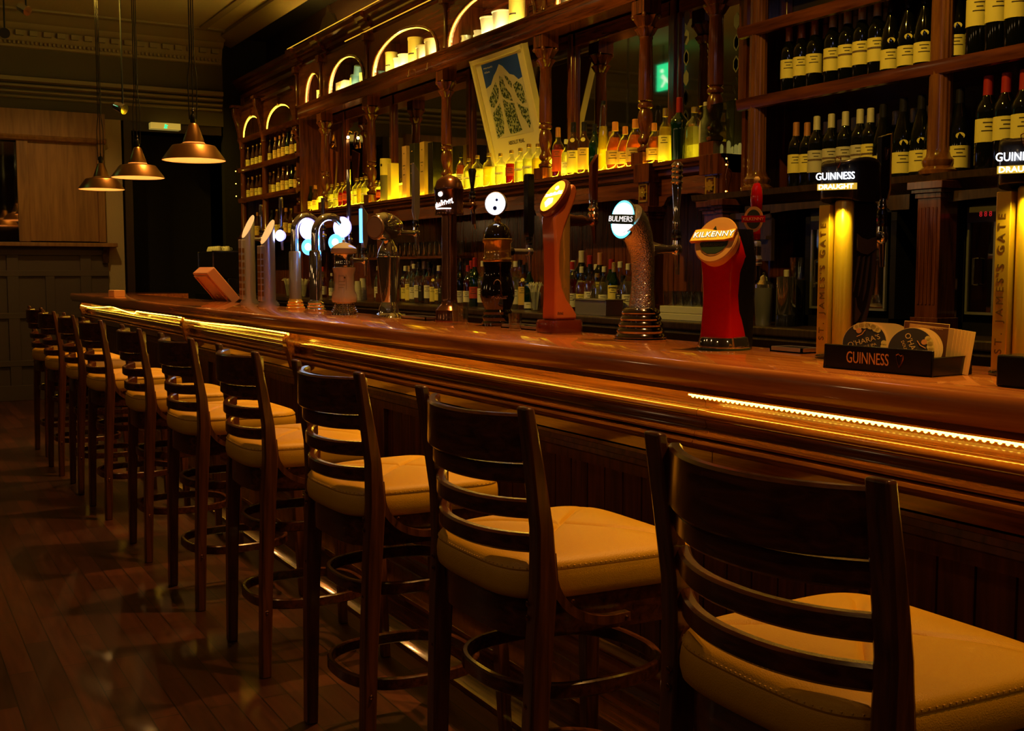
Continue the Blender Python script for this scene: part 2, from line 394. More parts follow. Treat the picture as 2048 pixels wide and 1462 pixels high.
# far wall: panelled left part, plaster pier, dark doorway, black upper bulkhead
struct('wall_far', MB().box(-3, 2.40, YF, YF + 0.12, 0, 3.97).box(2.40, 3.52, YF, YF + 0.12, 2.98, 3.97), pm('far_wall_olive', (0.10, 0.078, 0.035), 0.7))
struct('wall_far_corner', MB().box(3.52, 4.03, YF, YF + 0.12, 0, 3.97), blackm)
struct('wall_corridor', MB().box(2.2, 4.03, 15.1, 15.2, 0, 3.97).box(2.34, 2.40, YF + 0.12, 15.1, 0, 3.97), blackm)
struct('wall_pier', MB().box(2.21, 2.40, YF - 0.02, YF, 0, 2.98), cream_w)
struct('trim_1', MB().prism([(3.44, 3.97), (3.44, 3.93), (3.47, 3.915), (3.50, 3.90), (3.62, 3.86), (3.62, 3.97)], 'y', -2.5, YF).prism([(3.16, 3.97), (3.16, 3.955), (3.20, 3.945), (3.24, 3.955), (3.24, 3.97)], 'y', -2.5, YF - 0.45), trimm)
t2 = MB()
t2.prism([(YF, 3.97), (YF - 0.45, 3.97), (YF - 0.45, 3.95), (YF - 0.40, 3.94), (YF - 0.30, 3.965), (YF - 0.22, 3.90), (YF - 0.16, 3.88), (YF - 0.14, 3.84), (YF - 0.09, 3.82), (YF - 0.07, 3.74), (YF - 0.05, 3.72), (YF - 0.03, 3.66), (YF, 3.65)], 'x', -3, 3.5)
for i in range(48): x = -2.9 + i * 0.1335; t2.box(x, x + 0.075, YF - 0.125, YF - 0.06, 3.765, 3.815)
for i in range(150): x = -2.9 + i * 0.0425; t2.box(x, x + 0.02, YF - 0.07, YF - 0.03, 3.685, 3.715)
struct('trim_2', t2, trimm)
t3 = MB()
for z0, z1, d in ((3.30, 3.36, 0.10), (3.245, 3.285, 0.075), (3.19, 3.225, 0.05), (3.14, 3.17, 0.03)): t3.prism([(YF, z0), (YF - d * 0.5, z0), (YF - d, z0 + 0.01), (YF - d, z1 - 0.01), (YF - d * 0.7, z1), (YF, z1)], 'x', -3, 3.5)
struct('trim_3', t3, trimm)
# oak panelled upper screen, mirror and wainscot on far wall
t = thing('oak_wall_panel', 'light oak panelled screen above the dark wainscot on the far wall', 'wall panel', (0, YF - 0.1, 1.64))
build('panel_board', MB().box(1.42, 2.18, 0.03, 0.06, 0.03, 1.16), farwood, t)
m = MB(); m.box(1.34, 1.45, 0, 0.06, 0.02, 1.2).box(2.13, 2.20, 0, 0.06, 0.02, 1.2).box(-0.6, 2.20, 0, 0.06, 1.06, 1.12)
build('stile_frame', m, farwood, t, bevel=0.004)
build('top_board', MB().box(-0.6, 2.22, -0.01, 0.08, 1.12, 1.38).prism([(-0.01, 1.12), (-0.05, 1.10), (-0.03, 1.07), (0.02, 1.06), (0.02, 1.12)], 'x', -0.6, 2.22), farwood, t)
build('ledge', MB().box(-0.6, 2.30, -0.10, 0.08, -0.03, 0.012), farwood, t, bevel=0.006)
build('bracket', MB().prism([(0.04, -0.03), (-0.07, -0.03), (-0.02, -0.12), (0.0, -0.2), (0.04, -0.2)], 'x', 2.16, 2.22), ebony, t)
tag(build('wall_mirror', MB().box(-0.6, 1.34, YF - 0.075, YF - 0.065, 1.67, 2.68), mirror), 'wall mirror at the left edge reflecting the bottles, beside the oak panel', 'mirror')
wn = MB().box(-3, 2.22, YF - 0.06, YF - 0.001, 0.0, 1.61)
for z0, z1 in ((1.52, 1.58), (1.30, 1.36), (0.86, 0.92), (0.36, 0.42), (0.0, 0.16)): wn.box(-3, 2.22, YF - 0.085, YF - 0.06, z0, z1)
for x in (-0.95, -0.2, 0.5, 1.21, 1.93): wn.box(x, x + 0.11, YF - 0.083, YF - 0.06, 0.16, 1.58)
for x in (-0.55, 0.15, 0.88, 1.58): wn.box(x, x + 0.09, YF - 0.082, YF - 0.06, 0.42, 1.30)
struct('wainscot_far', wn, farpaint, bevel=0.003)
struct('door_1', MB().box(2.42, 2.50, YF - 0.05, YF + 0.1, 0, 2.98).box(2.42, 3.5, YF + 0.02, YF + 0.1, 2.88, 2.98), pm('door_frame_dark', (0.03, 0.014, 0.008), 0.5))
struct('door_2', MB().box(2.5, 3.5, YF + 0.55, YF + 0.6, 0, 2.9), blackm)
ex = thing('exit_sign', 'small illuminated exit sign on the lintel over the dark doorway', 'sign', (2.85, YF - 0.12, 2.93))
build('housing', MB().box(-0.16, 0.16, -0.02, 0.09, -0.035, 0.035), pm('exit_sign_case', (0.75, 0.65, 0.3), 0.4, emit=(0.8, 0.6, 0.12), es=0.25), ex, bevel=0.004)
build('running_figure', MB().box(-0.012, 0.004, -0.024, -0.02, -0.02, 0.02).box(0.004, 0.02, -0.024, -0.02, 0.0, 0.012).box(-0.02, 0.014, -0.024, -0.02, -0.024, -0.012), exitg, ex)
ex = thing('exit_sign', 'green running man exit sign hanging in the room, seen in the mirror', 'sign', (-0.15, 10.6, 3.60), 0); ex.scale = (1.15, 1.15, 1.15)
build('panel', MB().box(-0.012, 0.012, -0.19, 0.19, -0.13, 0.13), exitg, ex)
m = MB(); m.box(0.012, 0.015, -0.15, -0.05, -0.09, 0.09); m.prism([(0.02, -0.03), (0.09, 0.03), (0.12, 0.0), (0.07, -0.04), (0.12, -0.1), (0.09, -0.1), (0.04, -0.05), (-0.01, -0.08)], 'x', 0.012, 0.015); m.ball((0.013, 0.1, 0.06), 0.02, 10)
build('running_figure', m, exitw, ex)
build('hanger', MB().tube([(0, -0.1, 0.13), (0, -0.1, 0.35)], 0.006, 6).tube([(0, 0.1, 0.13), (0, 0.1, 0.35)], 0.006, 6), blackmetal, ex)

# ================================================================== BAR COUNTER
Y0, Y1 = -0.6, 11.95
bar = thing('bar_counter', 'long oak bar counter with lit stepped mouldings running past the stools', 'bar counter', (1.69, 0, 0))
X = lambda v: v - 1.69
# worktop with rounded nosing; rounded left end and short return
nose = [(X(1.69) + 0.012 * (1 - math.cos(a)), 1.104 + 0.031 * math.sin(a)) for a in [PI / 2 - PI * k / 8 for k in range(9)]]
nose = [(X(2.19), 1.073), (X(2.19), 1.135)] + [(p[0] + (0.0), p[1]) for p in nose]
build('worktop', MB().prism(nose, 'y', Y0, Y1 - 0.10, True).prism([(0.012, Y1 - 0.10), (0.02, Y1 - 0.05), (0.06, Y1), (1.0, Y1), (1.0, Y1 - 0.75), (0.49, Y1 - 0.75), (0.49, Y1 - 0.10)], 'z', 1.073, 1.135), oak, bar)
build('worktop_edge_board', MB().box(0.014, 0.45, Y0, Y1 - 0.12, 1.060, 1.074), mahog, bar)
cove = [(X(1.80), 1.06), (X(1.792), 1.045), (X(1.798), 1.03), (X(1.802), 1.022), (X(1.80), 1.015)]
cove += [(X(1.790) + 0.018 * math.cos(a), 0.997 + 0.016 * math.sin(a)) for a in [PI / 2 + PI * k / 8 for k in range(9)]]
cove += [(X(1.80), 0.978), (X(1.806), 0.962), (X(1.80), 0.956)]
cove += [(X(1.776) + 0.011 * math.cos(a), 0.946 + 0.008 * math.sin(a)) for a in [PI / 2 + PI * k / 4 for k in range(5)]]
cove += [(X(1.785), 0.936)]
cove += [(X(1.772) + 0.013 * math.cos(a), 0.925 + 0.010 * math.sin(a)) for a in [PI / 2 + PI * k / 4 for k in range(5)]]
cove += [(X(1.80), 0.91), (X(1.825), 0.895), (X(1.825), 0.86), (X(1.92), 0.86), (X(1.92), 1.06)]
segs = [along(585, 1.78, 650), along(375, 1.78, 650), 9.4, Y1 - 0.35]
sy = [Y0, 2.196, segs[0] - 0.004, segs[1], 9.4, Y1 - 0.30]
for a, b in zip(sy[:-1], sy[1:]):
    build('moulding', MB().prism(cove, 'y', a + 0.0015, b - 0.0015, True), oakface, bar)
low = [(X(1.825), 0.865), (X(1.825), 0.85), (X(1.848), 0.842), (X(1.845), 0.828), (X(1.858), 0.822), (X(1.855), 0.808), (X(1.87), 0.80), (X(1.87), 0.77), (X(1.93), 0.77), (X(1.93), 0.865)]
build('frieze_moulding', MB().prism(low, 'y', Y0, Y1 - 0.30, True), barpanel, bar)
m = MB().box(X(1.91), X(1.93), Y0, Y1 - 0.3, 0.1, 0.8)
y = Y0
while y < Y1 - 0.35:
    m.box(X(1.897), X(1.912), y, y + 0.088, 0.20, 0.79); y += 0.094
build('boarded_panel', m, barpanel, bar)
for yy in (0.3, 1.75, segs[0] - 0.9 + 0, segs[0] + 1.0, segs[0] + 2.0, segs[1] + 1.1, segs[1] + 2.2):
    build('panel_stile', MB().box(X(1.875), X(1.90), yy, yy + 0.10, 0.20, 0.79), barpanel, bar, bevel=0.003)
m = MB().prism([(X(1.66), 0.0), (X(1.66), 0.145), (X(1.645), 0.150), (X(1.645), 0.165), (X(1.88), 0.165), (X(1.88), 0.0)], 'y', Y0, Y1 - 0.2)
build('foot_step', m, oakface, bar, bevel=0.002)
m = MB().prism([(X(1.66), 0), (X(1.60), 0), (X(1.60), 0.018), (X(1.63), 0.03), (X(1.66), 0.05)], 'y', Y0, Y1 - 0.2)
m.prism([(X(1.90), 0.165), (X(1.83), 0.165), (X(1.83), 0.178), (X(1.845), 0.186), (X(1.86), 0.190), (X(1.865), 0.205), (X(1.885), 0.215), (X(1.90), 0.235)], 'y', Y0, Y1 - 0.2)
build('skirting_moulding', m, oakface, bar)
build('end_panel', MB().box(X(1.80), 0.95, Y1 - 0.30, Y1 - 0.27, 0.0, 1.06).box(0.5, 0.95, Y1 - 0.70, Y1 - 0.30, 0.0, 1.06), barpanel, bar)
build('service_side_panel', MB().box(X(2.10), X(2.13), Y0, Y1 - 0.3, 0.0, 1.06), barpanel, bar)
for yy in (segs[0], segs[1], Y1 - 0.32):
    pr = [(X(1.80), 1.06), (X(1.752), 1.06), (X(1.750), 1.04), (X(1.738), 1.02), (X(1.735), 1.00), (X(1.742), 0.98), (X(1.752), 0.95), (X(1.762), 0.91), (X(1.772), 0.87), (X(1.83), 0.84), (X(1.83), 1.06)]
    m = MB().prism(pr, 'y', yy - 0.035, yy + 0.035)
    build('corbel', m, oakface, bar, bevel=0.006)
# LED strips: a droopy rope under the nosing, visible near the camera and at the far end
def rope(name, label, y0, y1, zf, x=1.775, mat=led, r=0.0035, dz=0.1):
    n = max(2, int((y1 - y0) / dz)); pts = [(x, y0 + (y1 - y0) * k / n, zf(y0 + (y1 - y0) * k / n)) for k in range(n + 1)]
    return tag(build(name, MB().tube(pts, r, 6), mat), label, 'light strip', 'amber light strips under the counter edge')
rope('led_strip', 'beaded amber light strip under the counter edge nearest the camera', Y0, 2.21, lambda y: 1.0445, 1.759, r=0.0022, dz=0.2)
m = MB(); y = 1.0
while y < 2.2: m.ball((1.754, y, 1.043), 0.0042, 6); y += 0.0165
tag(build('led_bead', m, leds), 'row of bright amber beads on the nearest light strip', 'light beads')['kind'] = 'stuff'
rope('led_strip', 'amber light strip hidden under the counter edge between joint and lit corbel', 2.23, segs[0] - 0.05, lambda y: 1.0555, 1.768)
rope('led_strip', 'bright amber light strip under the counter left of the lit corbel', segs[0] + 0.05, segs[1] - 0.05, lambda y: 1.05 - 0.012 * max(0, min(1, (y - segs[0] - 0.8) / 0.8)), 1.75, mat=ledfar)
rope('led_strip', 'sagging amber light strip under the far left end of the counter', segs[1] + 0.05, Y1 - 0.37, lambda y: 1.055 - 0.035 * abs(math.sin((y - segs[1]) * 1.25)) * (1 if y > 9.0 else 0.25), 1.75, r=0.003)

for yy, nm_ in ((segs[0], 'right'), (segs[1], 'left')):
    rope('led_strip', 'short bright light strip end over the %s lit corbel under the counter' % nm_, yy - 0.045, yy + 0.045, lambda y: 1.052, 1.732, r=0.003)
# ================================================================== STOOLS
def stool(label, group):
    t = thing('bar_stool', label, 'bar stool', (0, 0, 0), 0, group)
    def post(sy):
        # side profile of rear leg + back post, swept
        path = [(-0.205, 0.0, 0.212), (-0.197, 0.35, 0.216), (-0.185, 0.62, 0.221), (-0.178, 0.74, 0.224), (-0.185, 0.85, 0.228), (-0.206, 0.98, 0.232), (-0.226, 1.092, 0.235)]
        dep = [0.034, 0.040, 0.046, 0.046, 0.036, 0.028, 0.019]
        m = MB(); vs = []; N = len(path)
        for (x, z, y), d in zip(path, dep):
            for a, b in ((-d/2, -0.0205), (d/2, -0.0205), (d/2, 0.0205), (-d/2, 0.0205)): vs.append((x + a, sy * y + b, z))
        fs = [(k * 4 + i, k * 4 + (i + 1) % 4, (k + 1) * 4 + (i + 1) % 4, (k + 1) * 4 + i) for k in range(N - 1) for i in range(4)]
        m.add(vs, fs + [(0, 1, 2, 3), tuple(range(4 * N - 4, 4 * N))], False); return m
    for sy_ in (-1, 1): build('back_leg', post(sy_), walnut, t, bevel=0.005)
    for sy_ in (-1, 1):
        m = MB(); vs = []
        for x, y, z, w_ in ((0.225, 0.215, 0, 0.030), (0.212, 0.20, 0.35, 0.038), (0.20, 0.188, 0.70, 0.044)):
            for a, b in ((-1, -1), (1, -1), (1, 1), (-1, 1)): vs.append((x + a * w_/2, sy_ * y + b * w_/2, z))
        m.add(vs, [(k * 4 + i, k * 4 + (i + 1) % 4, (k + 1) * 4 + (i + 1) % 4, (k + 1) * 4 + i) for k in range(2) for i in range(4)] + [(0, 1, 2, 3), (8, 9, 10, 11)])
        build('front_leg', m, walnut, t, bevel=0.004)
    # curved rails; they bow backwards
    def rail(z, h, xo, bow, tt=0.02, swell=0.0):
        n = 20; pts = []; hs = []
        for k in range(n + 1):
            s = -1 + 2 * k / n; b = 1 - abs(s) ** 2.2
            pts.append((xo - bow * b, s * 0.217, z + 0.006 * (abs(s) ** 3))); hs.append(h + swell * (1 - abs(s) ** 4))
        return MB().strap(pts, h, tt, hs=hs)
    build('top_rail', rail(1.023, 0.092, -0.198, 0.074, 0.022, 0.006), walnuth, t)
    for z, xo in ((0.951, -0.195), (0.880, -0.186), (0.811, -0.179)):
        build('back_slat', rail(z, 0.038, xo + 0.008, 0.072, 0.021), walnuth, t)
    # seat apron
    def outline(n, sc=1.0, dx=0.0):
        pts = []
        for i in range(n):
            a = 2 * PI * i / n; c, s_ = math.cos(a), math.sin(a); p = 5.0
            k = 1 / ((abs(c) ** p + abs(s_) ** p) ** (1 / p)); x = 0.228 * c * k; y = 0.226 * s_ * k
            y *= 1.0 + 0.06 * (x / 0.228)
            if x < 0: x -= 0.012 * (1 - (y / 0.23) ** 2)
            pts.append((x * sc + dx, y * sc))
        return pts
    o1 = outline(48, 0.93); build('seat_frame', MB().prism(o1, 'z', 0.618, 0.702, True), walnuth, t)
    # cushion
    N = 128; base = outline(N); m = MB(); vs = []; rings = 16
    for j in range(rings + 1):
        r = j / rings
        for (x, y) in base:
            z = 0.797 - 0.022 * r ** 3.4
            a = math.atan2(y, x); d1 = r * math.hypot(x, y) * min(abs(math.sin(a - PI / 4)), abs(math.sin(a + PI / 4)))
            z -= 0.0095 * math.exp(-(d1 / 0.006) ** 2) * (1 - r ** 6)
            z += 0.004 * (1 - math.exp(-(d1 / 0.03) ** 2)) * (1 - r ** 4)
            vs.append((x * r * 0.965, y * r * 0.965, z))
    for sc, z in ((0.985, 0.769), (0.998, 0.761), (0.9915, 0.757), (1.002, 0.752), (1.010, 0.735), (1.008, 0.720), (0.995, 0.706), (0.97, 0.700), (0.5, 0.700)):
        for (x, y) in base: vs.append((x * sc, y * sc, z))
    R = len(vs) // N; fs = [(j * N + i, j * N + (i + 1) % N, (j + 1) * N + (i + 1) % N, (j + 1) * N + i) for j in range(R - 1) for i in range(N)]
    m.add(vs, fs, True); m.add(vs[-N:], [tuple(range(N))])
    cu = build('seat_cushion', m, vinyl, t)
    st = MB()
    for i in range(0, N * 2):
        k = (i / (N * 2)) * N; a = base[int(k) % N]; b = base[(int(k) + 1) % N]; f = k - int(k)
        if i % 2 == 0: continue
        x, y = a[0] + (b[0] - a[0]) * f, a[1] + (b[1] - a[1]) * f
        st.box(x * 0.993 - 0.0016, x * 0.993 + 0.0016, y * 0.993 - 0.0016, y * 0.993 + 0.0016, 0.762, 0.765)
    build('stitching', st, pm('seat_thread', (0.8, 0.5, 0.12), 0.6) if 'seat_thread' not in MATS else MATS['seat_thread'], cu)
    # bent brackets from rear post to apron
    for sy_ in (-1, 1):
        pts = []
        for k in range(11):
            a = PI - (PI / 2) * k / 10
            pts.append((-0.02 + 0.145 * math.cos(a), sy_ * 0.232, 0.765 + 0.118 * -math.sin(a)))
        pts = [(-0.168, sy_ * 0.232, 0.80)] + pts + [(0.02, sy_ * 0.232, 0.648)]
        m = MB(); vs = []
        for k, p in enumerate(pts):
            d = Vector(pts[min(k + 1, len(pts) - 1)]) - Vector(pts[max(k - 1, 0)]); n_ = Vector((-d.z, 0, d.x)).normalized()
            for a, b in ((-0.009, -0.010), (0.009, -0.010), (0.009, 0.010), (-0.009, 0.010)): vs.append(Vector(p) + n_ * a + Vector((0, b, 0)))
        m.add(vs, [(k * 4 + i, k * 4 + (i + 1) % 4, (k + 1) * 4 + (i + 1) % 4, (k + 1) * 4 + i) for k in range(len(pts) - 1) for i in range(4)] + [(0, 1, 2, 3), tuple(range(len(vs) - 4, len(vs)))], True)
        b = build('seat_bracket', m, walnut, t)
        build('screw', MB().ball((-0.12, sy_ * 0.243, 0.70), 0.004, 8).ball((0.01, sy_ * 0.243, 0.648), 0.004, 8), copper, b)
    # bentwood foot rings
    for z in (0.492, 0.225):
        n = 48; pts = []
        for i in range(n):
            a = 2 * PI * i / n; c, s_ = math.cos(a), math.sin(a); p = 2.6
            k = 1 / ((abs(c) ** p + abs(s_) ** p) ** (1 / p)); pts.append((0.205 * c * k + 0.004, 0.190 * s_ * k, z))
        build('foot_ring', MB().strap(pts, 0.034, 0.016, closed=True), walnuth, t)
    m = MB()
    for sy_ in (-1, 1):
        for z, x in ((0.70, -0.2125), (0.672, -0.213), (0.492, -0.216), (0.225, -0.220)):
            m.lathe([(0.0, 0), (0.006, 0.0), (0.006, 0.003), (0.0, 0.006)], 8, frame((0, 1, 0), (0, 0, 1), (x + 0.006, sy_ * 0.214, z)) @ Matrix.Rotation(PI, 4, 'X'))
    for z, x in ((0.70, -0.19), (0.672, -0.19), (0.492, -0.195), (0.225, -0.2)):
        m.lathe([(0.0065, 0), (0.0065, 0.003), (0.003, 0.006), (0, 0.0065)], 8, frame((1, 0, 0), (0, 0, 1), (x, -0.2345 + 0.002, z)))
    build('bolt', m, copper, t)
    return t
SG = 'bar stools in a row along the counter'
SY = [1.22, 2.08, 2.945, 3.80, 4.66, 5.52, 6.57, 7.36, 8.10, 8.97]
SX = [1.315, 1.30, 1.30, 1.295, 1.285, 1.275, 1.265, 1.26, 1.235, 1.255]
SR = [0, 0, 1.0, -1.0, 1.5, -1.5, 2, -2, 1.5, 3]
SL = ['ladder-back wooden bar stool nearest the camera, mustard seat cut by the right edge',
      'ladder-back bar stool with mustard seat, second from the camera',
      'ladder-back bar stool with mustard seat, third from the camera, left of the second',
      'ladder-back bar stool with mustard seat, fourth from the camera, right of the lit corbel post',
      'ladder-back bar stool with mustard seat, fifth from the camera',
      'ladder-back bar stool with mustard seat, fifth from the far end of the row',
      'ladder-back bar stool with mustard seat, fourth from the far end of the row',
      'dark bar stool crowded third from the far end of the row',
      'dark bar stool crowded second from the far end of the row',
      'farthest bar stool, leftmost of the row near the panelled wall']
SL[3] = 'ladder-back bar stool with mustard seat, fourth from the camera'
s0 = stool(SL[0], SG); s0.location = (SX[0], SY[0], 0)
for i in range(1, 10): dup(s0, (SX[i], SY[i], 0), math.radians(SR[i]), SL[i], SG)

# ================================================================== BACK BAR
XF = 3.66          # front plane of ledges and friezes
XC = 3.76          # column line
XM = 3.97          # mirror plane
cY = {k: along(k, XC, 300) for k in (600, 650, 743, 893, 1091, 1290, 1429, 1515, 1880)}
fY = {k: along(k, XF, 200) for k in (600, 645, 732, 889, 1086)}
YL = 10.75; YR = 4.36      # main ledge from YR (right corner) to YL
bb = thing('back_bar', 'carved mahogany back bar with mirrors, columns and lit arched niches', 'back bar', (XM, 7.4, 0))
def BB(name, m, mat, **k): return build(name, m, mat, bb, loc=(-XM, -7.4, 0), **k)
# back counter and lower cupboards
bc = thing('back_counter', 'dark lower counter behind the bar holding the spirit bottles', 'counter', (3.5, 0, 0))
build('countertop', MB().box(0.0, 0.52, 1.8, 12.7, 1.06, 1.10), ebony, bc, bevel=0.008)
build('edge_moulding', MB().prism([(0.02, 1.06), (0.01, 1.04), (0.03, 1.02), (0.05, 1.0), (0.06, 1.0), (0.06, 1.06)], 'y', 1.8, 12.7), ebony, bc)
build('cupboard_front', MB().box(0.06, 0.52, 1.8, 12.7, 0.0, 1.06), ebony, bc)
# boarded wall of the recess behind the lower bottles
m = MB(); y = 4.2
while y < 12.6: m.box(3.985, 4.0, y, y + 0.115, 1.10, 1.93); y += 0.12
BB('recess_boarding', m, mahogv)
# main ledge
led_prof = [(XF, 1.930), (XF + 0.37, 1.930), (XF + 0.37, 1.84), (XF + 0.06, 1.84), (XF + 0.05, 1.855), (XF + 0.035, 1.86), (XF + 0.03, 1.885), (XF + 0.012, 1.892), (XF + 0.008, 1.905), (XF, 1.910)]
BB('ledge', MB().prism(led_prof, 'y', YR, YL, True), mahog)
pil = [along(755, 3.64, 480), along(1283, 3.64, 380), along(1417, 3.64, 370), YL - 0.1, along(1086, 3.7, 400)]
# frieze board under ledge, with scalloped ends
ends = sorted([YR + 0.02, pil[2], pil[1], pil[4], pil[0], YL])
for a, b in zip(ends[:-1], ends[1:]):
    if b - a < 0.2: continue
    p = [(a, 1.845), (b, 1.845), (b, 1.66)] + [(b - 0.05, 1.665), (b - 0.075, 1.70), (b - 0.10, 1.705), (b - 0.13, 1.745), (b - 0.18, 1.755)] + [(a + 0.18, 1.755), (a + 0.13, 1.745), (a + 0.10, 1.705), (a + 0.075, 1.70), (a + 0.05, 1.665), (a, 1.66)]
    BB('scalloped_apron', MB().prism(p, 'x', XF + 0.055, XF + 0.085), mahog)
def pilaster(yc, zt, x=3.655, w=0.10, ros=True):
    m = MB(); m.box(x, x + 0.10, yc - w/2, yc + w/2, 1.10, zt)
    m.box(x - 0.012, x + 0.11, yc - w/2 - 0.012, yc + w/2 + 0.012, 1.10, 1.17)
    for z0, z1, e in ((1.655, 1.67, 0.018), (1.67, 1.70, 0.03), (1.635, 1.655, 0.008)): m.box(x - e, x + 0.10, yc - w/2 - e, yc + w/2 + e, z0, z1)
    for k in range(5):
        yy = yc - w/2 + 0.014 + k * (w - 0.028 - 0.008) / 4; m.box(x - 0.004, x + 0.01, yy, yy + 0.008, 1.22, 1.60)
    if zt > 1.8: m.box(x - 0.02, x + 0.1, yc - w/2 - 0.02, yc + w/2 + 0.02, zt - 0.10, zt)
    o = BB('pilaster', m, mahogv, bevel=0.002)
    if ros:
        r = MB(); T = frame((0, -1, 0), (0, 0, 1), (x - 0.004, yc, 1.775))
        r.box(x - 0.006, x + 0.002, yc - 0.035, yc + 0.035, 1.725, 1.735).box(x - 0.006, x + 0.002, yc - 0.035, yc + 0.035, 1.815, 1.825).box(x - 0.006, x + 0.002, yc - 0.038, yc - 0.030, 1.725, 1.825).box(x - 0.006, x + 0.002, yc + 0.030, yc + 0.038, 1.725, 1.825)
        for k in range(8):
            a = k * PI / 4; T2 = T @ Matrix.Rotation(a, 4, 'Z')
            r.prism([(0.006, -0.003), (0.018, -0.009), (0.032, 0), (0.018, 0.009), (0.006, 0.003)], 'z', 0, 0.008, False, T2)
        r.ball((0, 0, 0.004), 0.008, 10, T)
        build('rosette', r, brass, o)
    return o
pilaster(pil[1], 1.93); pilaster(pil[2], 1.93); pilaster(pil[0], 1.86, ros=False); pilaster(pil[3], 1.86, ros=False)
BB('ledge_end_block', MB().box(XF - 0.0, 3.97, YR, YR + 0.02, 1.10, 1.93), mahogv)
# columns on the ledge
def column(name, yc, z0, z1, parent_fn, x=XC, dark=False):
    m = MB().box(-0.055, 0.055, -0.055, 0.055, 0, 0.075)
    H_ = z1 - z0
    pr = [(0.034, 0.075), (0.044, 0.085), (0.044, 0.10), (0.028, 0.112), (0.026, 0.12), (0.040, 0.135), (0.042, 0.15), (0.030, 0.17), (0.026, 0.185), (0.036, 0.215), (0.043, 0.25), (0.040, 0.29), (0.030, 0.315), (0.041, 0.322), (0.044, 0.333), (0.041, 0.344), (0.033, 0.352), (0.041, 0.36), (0.0405, 0.5), (0.035, H_ - 0.21), (0.038, H_ - 0.205), (0.038, H_ - 0.195)]
    m.lathe(pr, 20)
    o = parent_fn('column', m, mahogv); o.location = Vector(o.location) + Vector((x, yc, z0))
    c = MB(); c.lathe([(0.034, H_ - 0.195, 0, 0), (0.040, H_ - 0.185, 0, 0.12), (0.056, H_ - 0.15, 0, 0.18), (0.044, H_ - 0.14, 0, 0.05), (0.052, H_ - 0.12, 0, 0.15), (0.070, H_ - 0.085, 0, 0.22), (0.05, H_ - 0.08, 0, 0.0)], 32, lobes=8)
    for sx_ in (-1, 1):
        for sy_ in (-1, 1): c.ball((sx_ * 0.05, sy_ * 0.05, H_ - 0.085), 0.016, 8)
    c.box(-0.058, 0.058, -0.058, 0.058, H_ - 0.075, H_)
    build('capital', c, mahogv, o)
    return o
for k in (650, 743, 893, 1091, 1290, 1429):
    column('column', cY[k], 1.93, 2.83, BB)
column('column', cY[600], 1.93, 2.83, BB)
# beam over the columns
beam = [(XF + 0.0, 2.945), (XF + 0.02, 2.925), (XF + 0.02, 2.85), (XF + 0.035, 2.83), (XF + 0.16, 2.83), (XF + 0.16, 2.86), (XM, 2.88), (XM, 2.955), (XF, 2.955)]
BB('beam', MB().prism(beam, 'y', cY[1515] - 0.05, YL, True), mahog)
# mirrors and mullions
mull = [cY[1429], cY[1290], cY[1091], cY[893], cY[743], cY[650]]
ys = [cY[1515] + 0.07] + mull + [cY[600]]
for a, b in zip(ys[:-1], ys[1:]):
    BB('mirror_pane', MB().box(XM, XM + 0.008, a + 0.03, b - 0.03, 1.95, 2.84), mirror)
for y in ys: BB('mirror_mullion', MB().box(XM - 0.02, XM + 0.02, y - 0.05, y + 0.05, 1.93, 2.86).box(XM - 0.032, XM, y - 0.022, y + 0.022, 1.93, 2.86), mahogv, bevel=0.004)
BB('mirror_top_rail', MB().prism([(XM - 0.02, 2.78)] + [(XM - 0.02, 2.86), (XM + 0.02, 2.86), (XM + 0.02, 2.78)], 'y', ys[0], YL), mahog)
# etched glass decoration on the narrow mirror
m = MB()
for y, dz in ((cY[1429] + 0.09, 0), (cY[1290] - 0.09, 0.1)):
    for k in range(6):
        z = 2.1 + dz + k * 0.11; T = Matrix.Translation((XM - 0.001, y, z))
        m.prism([(0, -0.045), (0.022, -0.02), (0.022, 0.02), (0, 0.045), (-0.022, 0.02), (-0.022, -0.02), (0, -0.045), (0, -0.035), (-0.015, -0.015), (-0.015, 0.015), (0, 0.035), (0.015, 0.015), (0.015, -0.015), (0, -0.035)], 'x', 0, 0.001, False, T)
for k in range(7):
    z = 2.55 - k * 0.035; a = 0.03 - k * 0.002
    m.prism([(0, z), (a, z + 0.03), (a * 0.6, z - 0.01), (0, z - 0.03), (-a * 0.6, z - 0.01), (-a, z + 0.03)], 'x', XM - 0.001, XM, False, Matrix.Translation((0, (cY[1429] + cY[1290]) / 2, 0)))
BB('etched_pattern', m, pm('etched_glass', (0.16, 0.16, 0.14), 0.5))
# arched frieze with niches
def arch_panel(m, ya, yb, z0, z1, a0, a1, rise, x0, x1, lift=0.0, n=28):
    """board from ya..yb, z0..z1 with an elliptical arched opening a0..a1"""
    c = (a0 + a1) / 2; r = (a1 - a0) / 2
    m.box(x0, x1, ya, a0, z0, z1); m.box(x0, x1, a1, yb, z0, z1)
    pts = [(c + r * math.cos(PI - PI * k / n), z0 + lift + rise * math.sin(PI * k / n) ** 0.85) for k in range(n + 1)]
    if lift: pts = [(a0, z0)] + pts + [(a1, z0)]
    for p, q in zip(pts[:-1], pts[1:]):
        if abs(p[0] - q[0]) < 1e-6: continue
        m.prism([p, q, (q[0], z1), (p[0], z1)], 'x', x0, x1)
    return pts
ZA = 2.955; ZC = 3.31
arches = []
def ay(u, z=3.0): return along(u, XF + 0.02, 100)
specs = [(fY[645] + 0.07, YL - 0.02, ay(645) + 0.03, ay(610) - 0.0, 0.255), (fY[732], fY[645] + 0.07, ay(728), ay(657), 0.27), (fY[889], fY[732], ay(877), ay(745), 0.275), (fY[1086], fY[889], ay(1072), ay(897), 0.275)]
d4 = specs[3]; w4 = d4[1] - d4[0]
